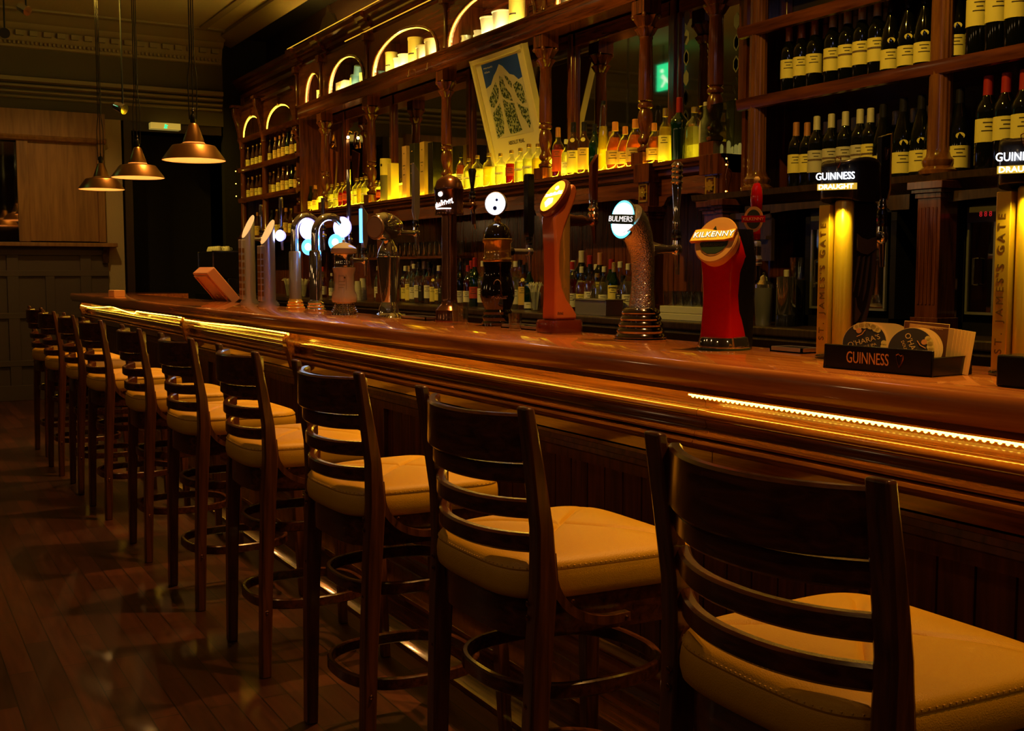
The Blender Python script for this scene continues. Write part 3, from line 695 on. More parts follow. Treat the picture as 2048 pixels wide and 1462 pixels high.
specs.append((d4[0] - w4, d4[0], d4[0] - (d4[3] - d4[0]), d4[0] - (d4[2] - d4[0]), 0.275))
specs.append((cY[1515] - 0.02, d4[0] - w4, cY[1515] + 0.10, d4[0] - w4 - 0.10, 0.26))
for i, (a, b, p, q, rise) in enumerate(specs):
    m = MB(); pts = arch_panel(m, a, b, ZA, ZC, p, q, rise, XF + 0.02, XF + 0.05)
    o = BB('arched_frieze', m, mahog)
    e = MB()
    tp = [(XF + 0.012, y_, z_) for y_, z_ in pts]
    e.tube(tp, 0.010, 8); BB('arch_moulding', e, mahog)
    s_ = MB().tube([(XF + 0.022, c_[0] * 0.985 + (p + q) / 2 * 0.015, max(ZA + 0.012, c_[1] - 0.008)) for c_ in pts], 0.006, 6)
    tag(build('led_strip', s_, ledarch), 'yellow light strip edging the %s arched niche from the left of the back bar' % ORD[i], 'light strip', 'light strips inside the arched niches')
    s_ = MB().tube([(XF + 0.075, p + 0.04, ZA + 0.008), (XF + 0.075, q - 0.04, ZA + 0.008)], 0.006, 6)
    tag(build('led_strip', s_, ledy), 'yellow light strip on the shelf of the %s arched niche from the left' % ORD[i], 'light strip', 'light strips along the niche shelves')
    arches.append((p, q))
BB('niche_back', MB().box(XM, XM + 0.02, cY[1515], YL, 2.955, 3.31).box(XF + 0.05, XM, cY[1515], YL, 3.27, 3.31), mahog)
m = MB()
for (p, q) in arches: m.box(XM - 0.015, XM, (p + q) / 2 - 0.03, (p + q) / 2 + 0.03, 2.96, 3.27); m.box(XM - 0.012, XM, p, q, 3.16, 3.20)
for s_ in specs: m.box(XF + 0.05, XM, s_[0] - 0.015, s_[0] + 0.015, 2.955, 3.27)
BB('niche_divider', m, mahogv)
for (p, q) in arches: BB('niche_mirror', MB().box(XM - 0.006, XM, p, (p + q) / 2 - 0.03, 2.97, 3.15).box(XM - 0.006, XM, (p + q) / 2 + 0.03, q, 2.97, 3.15), mirror)
# slim half columns between the arches
for s_ in specs[1:] + [specs[0]]:
    y_ = s_[1] if s_ is not specs[0] else s_[1]
    m = MB().lathe([(0.022, 0), (0.022, 0.02), (0.014, 0.03), (0.014, 0.28), (0.02, 0.30), (0.026, 0.32)], 14)
    o = BB('half_column', m, mahogv); o.location = Vector(o.location) + Vector((XF + 0.01, y_, 2.955))
    BB('column_block', MB().box(XF - 0.03, XF + 0.04, y_ - 0.035, y_ + 0.035, 3.27, 3.33), mahog, bevel=0.003)
# cornice
def cornice_prof(dx=0.0):
    return [(XM + 0.05, 3.30), (XF + 0.02 + dx, 3.30), (XF + 0.01 + dx, 3.315), (XF + 0.0 + dx, 3.335), (XF + 0.03 + dx, 3.345), (XF + 0.03 + dx, 3.36), (XF - 0.01 + dx, 3.375), (XF - 0.02 + dx, 3.40), (XF - 0.045 + dx, 3.41), (XF - 0.05 + dx, 3.435), (XF - 0.08 + dx, 3.45), (XF - 0.09 + dx, 3.485), (XF - 0.07 + dx, 3.495), (XM + 0.05, 3.50)]
BB('cornice', MB().prism(cornice_prof(0.03), 'y', cY[1515] - 0.1, YL + 0.03), mahog)
for s_ in specs: BB('cornice_break', MB().prism(cornice_prof(-0.0), 'y', s_[1] - 0.09, s_[1] + 0.06), mahog)
for yc in (9.9, 7.4):
    m = MB(); m.prism([(yc - 0.4, 3.5), (yc - 0.34, 3.56), (yc - 0.2, 3.58), (yc - 0.12, 3.66), (yc - 0.05, 3.68), (yc, 3.76), (yc + 0.05, 3.68), (yc + 0.12, 3.66), (yc + 0.2, 3.58), (yc + 0.34, 3.56), (yc + 0.4, 3.5)], 'x', XF + 0.02, XF + 0.05)
    BB('carved_crest', m, ebony, bevel=0.006)
for u, v in ((824, 163), (861, 151)):
    y_ = along(u, XF + 0.02, v)
    build('hook', MB().tube([(XF + 0.012 - XM, y_ - 7.4, 2.90), (XF - 0.005 - XM, y_ - 7.4, 2.895), (XF - 0.008 - XM, y_ - 7.4, 2.87), (XF - 0.008 - XM, y_ - 7.405, 2.85), (XF - 0.008 - XM, y_ - 7.392, 2.842), (XF - 0.008 - XM, y_ - 7.383, 2.855)], 0.003, 6), chrome, bb)
tag(build('led_strip', MB().tube([(XF + 0.012, cY[1515], 3.352), (XF + 0.012, fY[732] + 0.5, 3.352)], 0.004, 6), ledtop), 'yellow light strip tucked under the cornice above the arches', 'light strip')
tag(build('led_strip', MB().tube([(XF - 0.075, cY[1515], 3.497), (XF - 0.075, YL, 3.497)], 0.0035, 6), ledtop), 'yellow light strip on the top edge of the cornice', 'light strip')
tag(build('led_strip', MB().tube([(XF + 0.06, cY[1515], 3.512), (XF + 0.06, YL, 3.512)], 0.008, 6), ledup), 'uplight strip lying on top of the cornice, washing the ceiling yellow', 'light strip')
# glow strips on the ledge behind the bottles
for a, b, w_ in ((cY[600] - 0.05, cY[650] + 0.06, 'under the narrow left mirror'), (cY[650] - 0.06, cY[743] + 0.06, 'behind the vodka bottles at the left'), (cY[743] - 0.06, cY[893] + 0.06, 'behind the whiskey gift boxes'), (cY[893] - 0.06, cY[1091] + 0.06, 'beneath the ski poster'), (cY[1091] - 0.06, cY[1290] + 0.06, 'behind the liqueurs right of the poster'), (cY[1290] - 0.06, cY[1290] - 0.4, 'behind the green and clear gin bottles')):
    zt_ = 2.085 if max(a, b) > 6.0 else 2.03
    tag(build('light_riser', MB().box(3.865, 3.885, min(a, b) + 0.004, max(a, b) - 0.004, 1.931, zt_), ledbox), 'glowing yellow riser on the ledge %s' % w_, 'light riser', 'glowing risers on the mirror ledge')

tag(build('led_strip', MB().tube([(XF + 0.055, cY[1290] - 0.3, 1.9345), (XF + 0.055, YL - 0.05, 1.9345)], 0.004, 6), pm('ledge_edge_led', (1, 0.9, 0.3), 0.5, emit=(1.0, 0.62, 0.015), es=45)), 'thin yellow light strip along the front lip of the mirror ledge', 'light strip')
# ------------------------------------------------ side shelving (left: bottles, right: wine)
def shelving(name, label, ya, yb, cols, ledge_a, ledge_b, arch_list, fluted):
    c_ = (ya + yb) / 2
    t = thing(name, label, 'shelving', (XM, c_, 0))
    def S(n, m, mat, **k): return build(n, m, mat, t, loc=(-XM, -c_, 0), **k)
    S('ledge', MB().prism([(XF - 0.02, 1.735), (4.02, 1.735), (4.02, 1.66), (XF + 0.05, 1.66), (XF + 0.03, 1.675), (XF + 0.01, 1.70), (XF - 0.012, 1.708)], 'y', ledge_a, ledge_b, True), mahog if not fluted else ebony)
    for z in (2.175, 2.515):
        S('shelf', MB().prism([(XF, z), (4.0, z), (4.0, z - 0.035), (XF + 0.03, z - 0.035), (XF + 0.02, z - 0.055), (XF + 0.008, z - 0.05), (XF, z - 0.02)], 'y', ya, yb, True), mahog)
    S('back_panel', MB().box(3.99, 4.01, ya, yb, 1.735, 3.3), mahogv if not fluted else pm('smoked_back_panel', (0.05, 0.035, 0.025), 0.15, 0, 0.5))
    for y in (ya, yb): S('side_board', MB().box(XF + 0.05, 4.0, y - 0.012, y + 0.012, 1.735, 3.3), mahogv)
    for y in cols:
        if fluted:
            m = MB().lathe([(0.075, 0, 0, 0), (0.078, 0.015, 0, 0), (0.06, 0.03, 0, 0), (0.066, 0.045, 0, 0), (0.066, 0.055, 0, 0), (0.052, 0.07, 0, 0), (0.048, 0.085, 0, 0), (0.045, 0.10, 0, 0.05), (0.040, 1.05, 0, 0.05), (0.05, 1.10, 0, 0)], 64, lobes=16)
        else:
            m = MB().lathe([(0.055, 0), (0.06, 0.02), (0.045, 0.035), (0.05, 0.05), (0.036, 0.07), (0.035, 0.6), (0.032, 0.98), (0.045, 1.0), (0.04, 1.03), (0.055, 1.08), (0.06, 1.1)], 20)
        o = S('column', m, mahogv if not fluted else wood('column_wood', (0.12, 0.036, 0.010), (0.30, 0.11, 0.03), 0.2, (10, 10, 1), 3, 0.7, 0.1) if 'column_wood' not in MATS else MATS['column_wood']); o.location = Vector(o.location) + Vector((XF + 0.05, y, 1.735))
        pr = [(XF + 0.05, 2.84), (XF + 0.0, 2.84), (XF - 0.005, 2.90), (XF - 0.03, 3.0), (XF - 0.06, 3.10), (XF - 0.065, 3.18), (XF + 0.05, 3.18)]
        S('corbel', MB().prism(pr, 'y', y - 0.035, y + 0.035), mahog, bevel=0.006)
        S('corbel_cap', MB().box(XF - 0.085, XF + 0.05, y - 0.05, y + 0.05, 3.18, 3.21), mahog, bevel=0.004)
    for i, (a, b, p, q) in enumerate(arch_list):
        m = MB(); pts = arch_panel(m, a, b, 2.84, 3.17, p, q, 0.215, XF + 0.03, XF + 0.05)
        S('arched_frieze', m, mahog)
        tag(build('led_strip', MB().tube([(XF + 0.045, y_, max(2.85, z_ - 0.008)) for y_, z_ in pts], 0.007, 6), ledarch), 'yellow light strip edging the %s arch of the %s' % (ORD[i], 'far left bottle shelving' if not fluted else 'wine shelving'), 'light strip', 'light strips inside the side arches')
        S('arch_keystone', MB().prism([(-0.02, 0.0), (-0.03, 0.08), (0.03, 0.08), (0.02, 0.0)], 'x', XF + 0.01, XF + 0.05, T=Matrix.Translation((0, (p + q) / 2, 3.045))), mahog)
        S('arch_cornice', MB().prism([(XF + 0.03, 3.14), (XF + 0.0, 3.15), (XF - 0.01, 3.175), (XF + 0.03, 3.18)], 'y', a + 0.05, b - 0.05), mahog)
    S('arch_shelf', MB().prism([(XF + 0.0, 2.84), (4.0, 2.84), (4.0, 2.80), (XF + 0.03, 2.79), (XF + 0.01, 2.81)], 'y', ya, yb), mahog)
    S('frieze_board', MB().box(XF + 0.10, XF + 0.13, ya, yb, 3.16, 3.32).box(XF + 0.10, 4.0, ya, yb, 3.165, 3.19), mahog)
    m = MB(); y = ya + 0.02
    while y < yb: m.box(XF + 0.085, XF + 0.10, y, y + 0.02, 3.27, 3.30); y += 0.04
    S('dentil_course', m, mahog)
    S('cornice', MB().prism([(p[0] + 0.045, p[1]) for p in cornice_prof()], 'y', ya, yb), mahog)
    return t
cl = [along(480, XF + 0.05, 300), along(530, XF + 0.05, 300)]
shelving('bottle_shelving', 'far left section of back bar with two shelves of small bottles', YL + 0.04, YF - 0.03, [min(cl[0], YF - 0.1), cl[1]], YL + 0.04, YF - 0.03,
         [(cl[1] + 0.02, YF - 0.05, cl[1] + 0.10, YF - 0.15), (YL + 0.1, cl[1] - 0.02, YL + 0.2, cl[1] - 0.10)], False)
wy = [along(1515, XF + 0.05, 250), along(1880, XF + 0.05, 250)]
shelving('wine_shelving', 'right section of back bar with fluted columns and shelves of wine', 1.9, wy[0] + 0.10, [wy[0], wy[1]], 1.9, 4.58,
         [(wy[1] + 0.02, wy[0] - 0.02, wy[1] + 0.1, wy[0] - 0.1)], True)
# upright panels below wine ledge, pilasters
pilaster(along(1855, 3.60, 500), 1.66, x=3.60, w=0.11, ros=False)
pilaster(along(1432, 3.60, 500) - 0.02, 1.66, x=3.60, w=0.05, ros=False)
BB('carved_bracket_board', MB().box(3.64, 3.66, along(1540, 3.64, 450), along(1460, 3.64, 450), 1.60, 1.63).box(3.63, 3.66, along(1535, 3.64, 450), along(1465, 3.64, 450), 1.50, 1.515).box(3.65, 3.67, along(1540, 3.64, 450), along(1460, 3.64, 450), 1.40, 1.63), ebony)
m = MB()
for a, b in ((wy[1] + 0.18, wy[0] - 0.1), (2.0, wy[1] - 0.02)):
    arch_panel(m, a - 0.15, b + 0.1, 1.60, 1.66, a, b, 0.03, 3.64, 3.66)
BB('arched_apron', m, ebony)
# wine coolers on the back counter
def cooler(label, y0, y1):
    t = thing('wine_cooler', label, 'wine cooler', (3.74, (y0 + y1) / 2, 1.10))
    h = (y1 - y0) / 2
    build('cabinet', MB().box(0.01, 0.27, -h, -h + 0.03, 0, 0.54).box(0.01, 0.27, h - 0.03, h, 0, 0.54).box(0.01, 0.27, -h, h, 0.50, 0.54).box(0.01, 0.27, -h, h, 0, 0.05).box(0.25, 0.27, -h, h, 0, 0.54), blackp, t)
    d = build('door', MB().box(0.0, 0.012, -h + 0.045, -h + 0.055, 0.09, 0.50).box(0.0, 0.012, h - 0.055, h - 0.045, 0.09, 0.50).box(0.0, 0.012, -h + 0.045, h - 0.045, 0.082, 0.092), steel, t)
    build('handle', MB().tube([(0.0, h - 0.10, 0.2), (-0.025, h - 0.10, 0.2), (-0.025, h - 0.10, 0.30), (0.0, h - 0.10, 0.30)], 0.005, 8), chrome, d)
    build('door_glass', MB().box(0.004, 0.008, -h + 0.05, h - 0.05, 0.09, 0.44), pane, d)
    p = build('control_panel', MB().box(-0.002, 0.012, -h + 0.045, h - 0.045, 0.44, 0.50), pm('panel_grey', (0.10, 0.09, 0.10), 0.3) if 'panel_grey' not in MATS else MATS['panel_grey'], t)
    text('display_digits', '8 8 8', 0.028, reddig, p, frame((0, -1, 0), (0, 0, 1), (-0.0035, -0.02, 0.47)))
    return t
cz = [(along(1680, 3.74, 450) - 0.06, along(1608, 3.74, 450)), (along(1790, 3.74, 450), along(1680, 3.74, 450) - 0.07), (along(1990, 3.74, 450) - 0.05, along(1915, 3.74, 450))]
clabel = ['glass-door wine cooler behind the left gold fount', 'glass-door wine cooler just right of the left gold fount', 'glass-door wine cooler right of the fluted pilaster']
for (a, b), l in zip(cz, clabel): cooler(l, a, b)

# ================================================================== BEER FOUNTS
ZT = 1.135
def faucet(t, x0, x, z, hz0, hz1, kind='chrome', y=0.0, body=chrome, slant=False, spout=True):
    """shank from the fount, valve body, spout and upright handle"""
    f = build('faucet', MB().tube([(x0, y, z), (x - 0.015, y, z)], 0.012, 12).ball((x, y, z), 0.02, 14).tube([(x, y, z), (x, y, z + 0.03)], [0.014, 0.012], 12), body, t)
    if spout: build('spout', MB().tube([(x, y, z), (x + 0.004, y, z - 0.03), (x + 0.006, y, z - 0.08)], [0.012, 0.009, 0.007], 10), body if kind != 'chrome' else blackmetal, f)
    build('collar', MB().lathe([(0.013, 0), (0.016, 0.008), (0.012, 0.016), (0.015, 0.024), (0.012, 0.034)], 16, Matrix.Translation((x, y, z + 0.028))), blackp, f)
    h0 = z + 0.06; L = hz1 - h0
    T = Matrix.Translation((x, y, h0))
    if kind == 'blade':
        m = MB().prism([(-0.012, 0.02), (-0.018, 0.045), (-0.018, L), (0.018, L - 0.045), (0.018, 0.045), (0.012, 0.02), (0.006, 0), (-0.006, 0)], 'y', -0.010, 0.010, False, T); mt = silver
    elif kind == 'wood':
        m = MB().prism([(-0.013, 0), (-0.015, L - 0.04), (0.015, L), (0.013, 0)], 'y', -0.010, 0.010, False, T); mt = mahogv
    elif kind == 'taper':
        m = MB().lathe([(0.007, 0), (0.008, 0.02), (0.018, L - 0.01), (0.014, L)], 16, T); mt = blackp
    elif kind == 'paddle':
        m = MB().prism([(-0.012, 0), (-0.020, 0.02), (-0.020, L - 0.01), (-0.015, L), (0.015, L), (0.020, L - 0.01), (0.020, 0.02), (0.012, 0)], 'y', -0.012, 0.012, False, T); mt = blackp
    elif kind == 'beads':
        m = MB().lathe([(0.010, 0), (0.012, 0.01), (0.012, 0.03), (0.009, 0.04), (0.014, L * 0.55), (0.016, L - 0.075)] + sum([[(0.016, L - 0.07 + i * 0.017), (0.020, L - 0.064 + i * 0.017), (0.016, L - 0.057 + i * 0.017)] for i in range(4)], []) + [(0.010, L)], 18, T); mt = chrome
    elif kind == 'tube':
        m = MB().lathe([(0.008, 0), (0.012, 0.02), (0.012, L)], 14, T); mt = chrome
    else:
        m = MB().lathe([(0.010, 0), (0.010, 0.03), (0.015, 0.06), (0.022, L * 0.6), (0.020, L * 0.8), (0.008, L)], 18, T); mt = red
    return f, build('tap_handle', m, mt, f, bevel=0.002 if kind in ('blade', 'wood', 'paddle') else 0)

def badge(t, c, nrm, r, face, rim, th=0.012, ry=None, name='badge'):
    n = Vector(nrm).normalized(); yd = (Vector((0, 0, 1)) - n * n.z).normalized(); xd = yd.cross(n)
    T = frame(xd, yd, c)
    o = build(name, MB().lathe([(r * 0.8, -th * 2.2), (r * 1.0, -th), (r * 1.08, -0.002), (r * 1.02, 0.003), (r * 0.94, 0.0)], 36, T), rim, t)
    build('badge_face', MB().disc(r * 0.94, 0.0, 0.003, 36, T), face, o)
    return o, T

# --- silver cylinder founts
def silver_fount(label, loc, h, r):
    t = thing('beer_fount', label, 'beer fount', (*loc, ZT), 0.25)
    m = MB(); n = 28; vs = []
    for i in range(n):
        a = 2 * PI * i / n; vs.append((r * math.cos(a), r * math.sin(a), 0.03))
    for i in range(n):
        a = 2 * PI * i / n; vs.append((r * math.cos(a), r * math.sin(a), h - 0.075 + 0.075 * math.cos(a)))
    m.add(vs, [(i, (i + 1) % n, n + (i + 1) % n, n + i) for i in range(n)], True); 
    build('column', m, silver, t)
    m = MB(); top = [(x, y, z + 0.001) for x, y, z in vs[n:]]; top2 = [(x * 0.9, y * 0.9, z + 0.004 + 0.0 * x) for x, y, z in top]
    m.add(top + top2, [(i, (i + 1) % n, n + (i + 1) % n, n + i) for i in range(n)] + [tuple(range(n, 2 * n))], True)
    build('slanted_face', m, pm('fount_top_glow', (0.8, 0.7, 0.5), 0.4, emit=(1.0, 0.75, 0.35), es=0.3) if 'fount_top_glow' not in MATS else MATS['fount_top_glow'], t)
    build('letter_strip', MB().box(-r - 0.022, -r + 0.01, -0.022, 0.022, 0.03, h - 0.16), silver, t, bevel=0.003)
    m = MB()
    for k in range(7):
        z = 0.06 + k * (h - 0.26) / 7; m.box(-r - 0.024, -r - 0.0215, -0.016, 0.016, z, z + 0.030); m.box(-r - 0.020, -r - 0.004, -0.0235, -0.0215, z, z + 0.030)
    build('letter_block', m, goldd, t)['kind'] = 'stuff'
    build('base', MB().disc(r * 1.5, 0, 0.012, 32).disc(r * 1.35, 0.012, 0.022, 32).disc(r * 1.2, 0.022, 0.032, 32), silver, t)
    return t
s1 = silver_fount('leftmost silver cylinder beer fount with slanted top', (2.18, 7.40), 0.585, 0.042)
s2 = silver_fount('second silver cylinder beer fount from the left, with slanted top', (2.165, 6.93), 0.535, 0.044)
f, h = faucet(s2, 0.03, 0.10, 0.43, 0.5, 0.68, 'tube', body=steel); badge(s2, (0.07, -0.03, 0.44), (-1, -0.35, 0), 0.034, ledw, ledp)
faucet(s1, 0.03, 0.10, 0.43, 0.5, 0.66, 'tube', body=steel)

# --- arched chrome founts
def arch_fount(label, loc, span, top, disc_x, disc_z, cy, col_r=0.022, brassy=False, hx=None, hz=0.7):
    t = thing('beer_fount', label, 'beer fount', (*loc, ZT), 0.2)
    pts = [(0, 0, 0.06), (0, 0, top - span / 2)] + [(span / 2 - span / 2 * math.cos(a), 0, top - span / 2 + span / 2 * math.sin(a)) for a in [PI * k / 12 for k in range(1, 12)]] + [(span, 0, top - span / 2), (span, 0, top - span / 2 - 0.12)]
    build('arched_pipe', MB().tube(pts, col_r, 16), chrome, t)
    build('column_sleeve', MB().lathe([(0.034, 0.05), (0.034, 0.32), (0.030, 0.33)], 20), steel if brassy else chrome, t)
    build('base', MB().lathe([(0.055, 0), (0.056, 0.01), (0.046, 0.018), (0.050, 0.026), (0.042, 0.034), (0.045, 0.042), (0.037, 0.052), (0.036, 0.06)], 28), brass if brassy else chrome, t)
    o, T = badge(t, (disc_x, -0.02, disc_z), (-1, -0.45, 0.0), 0.054, ledw, ledp, 0.014)
    o, T = badge(t, (cy[0], -0.04, cy[1]), (-1, -0.5, 0.0), 0.043, ledc, ledb, 0.008, name='lower_badge')
    build('badge_glow_center', MB().disc(0.02, 0.003, 0.005, 20, T), ledw, o)
    faucet(t, span - 0.01, span + 0.03, top - span / 2 - 0.03, 0, hz, 'tube')
    return t
arch_fount('arched chrome beer fount with brass ringed base and white lit disc', (2.10, 6.22), 0.16, 0.53, 0.075, 0.455, (0.065, 0.355), brassy=True, hz=0.64)
arch_fount('arched chrome beer fount with white lit disc at its right end', (2.115, 5.92), 0.19, 0.515, 0.16, 0.46, (0.105, 0.375), hz=0.78)

# --- white ceramic fount
t = thing('beer_fount', 'white ceramic beer fount with domed lid and beaded chrome foot', 'beer fount', (2.05, 5.32, ZT), 0.3)
build('ceramic_body', MB().lathe([(0.060, 0.062), (0.064, 0.075), (0.062, 0.10), (0.052, 0.12), (0.049, 0.17), (0.049, 0.20), (0.056, 0.222), (0.058, 0.235), (0.05, 0.237)], 36), whitecer, t)
build('chrome_band', MB().lathe([(0.047, 0.237), (0.047, 0.24), (0.050, 0.25), (0.047, 0.26), (0.047, 0.295), (0.05, 0.30), (0.047, 0.305)], 32), chrome, t)
build('lid', MB().lathe([(0.062, 0.305), (0.066, 0.315), (0.064, 0.330), (0.045, 0.345), (0.025, 0.356), (0.01, 0.36)], 36).ball((0, 0, 0.365), 0.009, 10), whitecer, t)
m = MB().lathe([(0.066, 0), (0.066, 0.006), (0.052, 0.03), (0.045, 0.062)], 36)
for k in range(5):
    rr = 0.064 - k * 0.0045; z = 0.012 + k * 0.010
    for i in range(22): a = 2 * PI * i / 22; m.ball((rr * math.cos(a), rr * math.sin(a), z), 0.0045, 6)
build('beaded_foot', m, chrome, t)
m = MB()
def on_cyl(r, a, z): return Matrix.Translation((r * math.cos(a), r * math.sin(a), z)) @ Matrix.Rotation(a, 4, 'Z')
for z, w_ in ((0.192, 0.5), (0.165, 0.6), (0.148, 0.6), (0.135, 0.45)): m.lathe([(0.0535, z), (0.0535, z + 0.0016)], 12, a0=PI * 1.12, a1=PI * 1.12 + w_, smooth=True)
for a in (PI * 1.10, PI * 1.34): m.lathe([(0.0535, 0.125), (0.0535, 0.2)], 1, a0=a, a1=a + 0.02)
m.ball((0.0515 * math.cos(PI * 1.3), 0.0515 * math.sin(PI * 1.3), 0.185), 0.005, 8)
build('printed_text_panel', m, labink, t)
f, h = faucet(t, 0.045, 0.13, 0.272, 0.33, 0.55, 'blade')
build('blue_lit_strip', MB().box(0.108, 0.111, -0.011, 0.011, 0.36, 0.53), ledb, f)

# --- chrome egg-headed fount
t = thing('beer_fount', 'chrome beer fount with egg-shaped head on a tapering column', 'beer fount', (2.13, 4.95, ZT), 0.25)
build('column', MB().lathe([(0.034, 0.07), (0.036, 0.09), (0.054, 0.275), (0.054, 0.283), (0.05, 0.287), (0.05, 0.30), (0.042, 0.325), (0.028, 0.35), (0.020, 0.365)], 32), chrome, t)
build('foot', MB().lathe([(0.075, 0), (0.07, 0.008), (0.05, 0.02), (0.046, 0.045), (0.038, 0.062), (0.034, 0.07)], 32).prism([(-0.03, -0.05), (-0.14, -0.12), (-0.10, 0.0), (-0.03, 0.03)], 'z', 0, 0.014).prism([(0.03, 0.05), (0.12, 0.10), (0.10, 0.0), (0.03, -0.03)], 'z', 0, 0.012), chrome, t)
T = frame((0, 0, 1), (0, 1, 0), (0, 0, 0))
prof = [(0.055, -0.075), (0.062, -0.06), (0.068, -0.03), (0.066, 0.0), (0.055, 0.035), (0.036, 0.065), (0.016, 0.085), (0.0, 0.09)]
build('egg_head', MB().lathe(prof, 32, Matrix.Translation((0.0, 0, 0.425)) @ Matrix.Rotation(PI / 2, 4, 'Y') @ Matrix.Diagonal((1, 0.85, 1, 1))), chrome, t)
badge(t, (-0.082, -0.005, 0.42), (-1, -0.15, 0), 0.052, pm('dull_badge', (0.30, 0.22, 0.16), 0.4), pm('badge_brown_rim', (0.2, 0.12, 0.07), 0.3))
faucet(t, 0.07, 0.17, 0.40, 0.5, 0.735, 'blade')

# --- copper column fount
t = thing('beer_fount', 'tall copper column beer fount with domed head and white glowing script', 'beer fount', (2.15, 4.34, ZT), 0.3)
build('column', MB().lathe([(0.062, 0), (0.064, 0.01), (0.060, 0.02), (0.060, 0.05), (0.048, 0.062), (0.036, 0.075), (0.033, 0.10), (0.032, 0.46)], 32), copper, t)
build('head', MB().lathe([(0.032, 0.452), (0.062, 0.455), (0.063, 0.465), (0.061, 0.47), (0.061, 0.555), (0.064, 0.56), (0.064, 0.567), (0.060, 0.575), (0.053, 0.597), (0.036, 0.615), (0.012, 0.624), (0, 0.625)], 36), copper, t)
m = strokes('glowing_script', 0.088, 0.024, ledw, t, Matrix.Identity(4), 3, 0.001, 0.22)
def wrap(o, r, ac, z):
    """bend flat lettering round a cylinder centred on the z axis; ac = heading of its middle"""
    for v in o.data.vertices:
        a = ac + v.co.x / r; rr = r + v.co.z; zz = z + v.co.y
        v.co = Vector((rr * math.cos(a), rr * math.sin(a), zz))
wrap(m, 0.0625, PI * 1.13, 0.503)
build('glowing_underline', MB().lathe([(0.0635, 0.478), (0.0635, 0.482)], 12, a0=PI * 0.93, a1=PI * 1.3).ball((0.062 * math.cos(PI * 1.06), 0.062 * math.sin(PI * 1.06), 0.54), 0.010, 10), ledw, t)
f, h = faucet(t, 0.05, 0.14, 0.50, 0.56, 0.66, 'taper', body=copper)
build('spout_pipe', MB().tube([(0.14, 0, 0.49), (0.15, 0, 0.44), (0.16, 0, 0.40)], [0.010, 0.008, 0.006], 10), chrome, f)

# --- black and gold pot fount on a black block
t = thing('beer_fount', 'black vase-shaped beer fount with gold collar and white lit disc on top', 'beer fount', (2.16, 3.93, ZT), 0.3)
build('vase_body', MB().lathe([(0.055, 0.045), (0.058, 0.055), (0.052, 0.065), (0.060, 0.085), (0.069, 0.115), (0.068, 0.145), (0.058, 0.19), (0.052, 0.22), (0.058, 0.248), (0.058, 0.252)], 40), blackg, t)
build('foot', MB().lathe([(0.062, 0), (0.064, 0.012), (0.056, 0.02), (0.060, 0.032), (0.060, 0.04), (0.054, 0.047)], 36), blackg, t)
build('gold_collar', MB().lathe([(0.055, 0.252), (0.058, 0.258), (0.058, 0.268), (0.054, 0.273), (0.054, 0.325), (0.060, 0.332), (0.060, 0.342), (0.055, 0.345)], 36), brass, t)
build('dome', MB().lathe([(0.056, 0.345), (0.054, 0.36), (0.045, 0.385), (0.028, 0.402), (0.012, 0.408)], 32), blackg, t)
build('finial', MB().lathe([(0.016, 0.405), (0.010, 0.415), (0.014, 0.422), (0.006, 0.435)], 16), brass, t)
o, T = badge(t, (-0.012, 0, 0.482), (-1, -0.35, 0.0), 0.044, ledw, silver, 0.018)
build('badge_emblem', MB().disc(0.009, 0.003, 0.0045, 12, T @ Matrix.Translation((0, -0.018, 0))).disc(0.006, 0.003, 0.0045, 12, T @ Matrix.Translation((0.008, 0.014, 0))), blue_t, o)
m = strokes('crest_lettering', 0.062, 0.012, pm('fount_silver_print', (0.6, 0.42, 0.3), 0.3), t, Matrix.Identity(4), 5, 0.0006); wrap(m, 0.0695, PI * 1.28, 0.112)
build('crest_ring', MB().tube([on_cyl(0.0665 - 0.35 * 0 , PI * 1.24 + 0.22 * math.cos(a), 0.165 + 0.018 * math.sin(a)) @ Vector((-0.004 - 0.0, 0, 0)) for a in [2 * PI * k / 16 for k in range(17)]], 0.0012, 5), MATS['fount_silver_print'], t)
f, h = faucet(t, 0.05, 0.185, 0.295, 0.39, 0.61, 'paddle', body=steel)
build('black_sleeve', MB().tube([(0.05, 0, 0.295), (0.085, 0, 0.295)], 0.016, 12), blackp, f)

# --- orange leaning fount
t = thing('beer_fount', 'orange curved beer fount with gold oval lit badge and brown base', 'beer fount', (2.11, 3.385, ZT), 0.12)
prof = [(-0.050, 0.045), (-0.047, 0.12), (-0.046, 0.20), (-0.048, 0.30), (-0.055, 0.40)] + [(0.028, 0.522), (0.044, 0.515), (0.050, 0.495), (0.044, 0.47), (0.020, 0.42), (-0.004, 0.37), (-0.020, 0.32), (-0.026, 0.26), (-0.024, 0.21), (-0.015, 0.16), (0.006, 0.118), (0.036, 0.085), (0.050, 0.065), (0.052, 0.045)]
build('curved_shell', MB().prism(prof, 'y', -0.038, 0.038, True), orangep, t, bevel=0.010)
build('brass_tube', MB().lathe([(0.028, 0.05), (0.028, 0.43)], 28, Matrix.Translation((0.012, 0, 0))), brass, t)
m = MB(); n = 32; 
T = Matrix.Diagonal((1.05, 0.88, 1, 1)); build('base', MB().lathe([(0.072, 0, 0.5), (0.074, 0.006, 0.5), (0.074, 0.036, 0.5), (0.070, 0.045, 0.5)], 36, T), orangeb, t)
T = frame((0.0, -1, 0), (0.60, 0, 0.80), (-0.018, 0, 0.468)); 
o = build('badge_rim', MB().lathe([(0.052, -0.012), (0.058, 0.0), (0.057, 0.012), (0.050, 0.016)], 36, T @ Matrix.Diagonal((1.0, 1.38, 1, 1))), orangeb, t)
build('badge_face', MB().disc(0.047, 0.014, 0.018, 36, T, ry=0.067), ledgold, o)
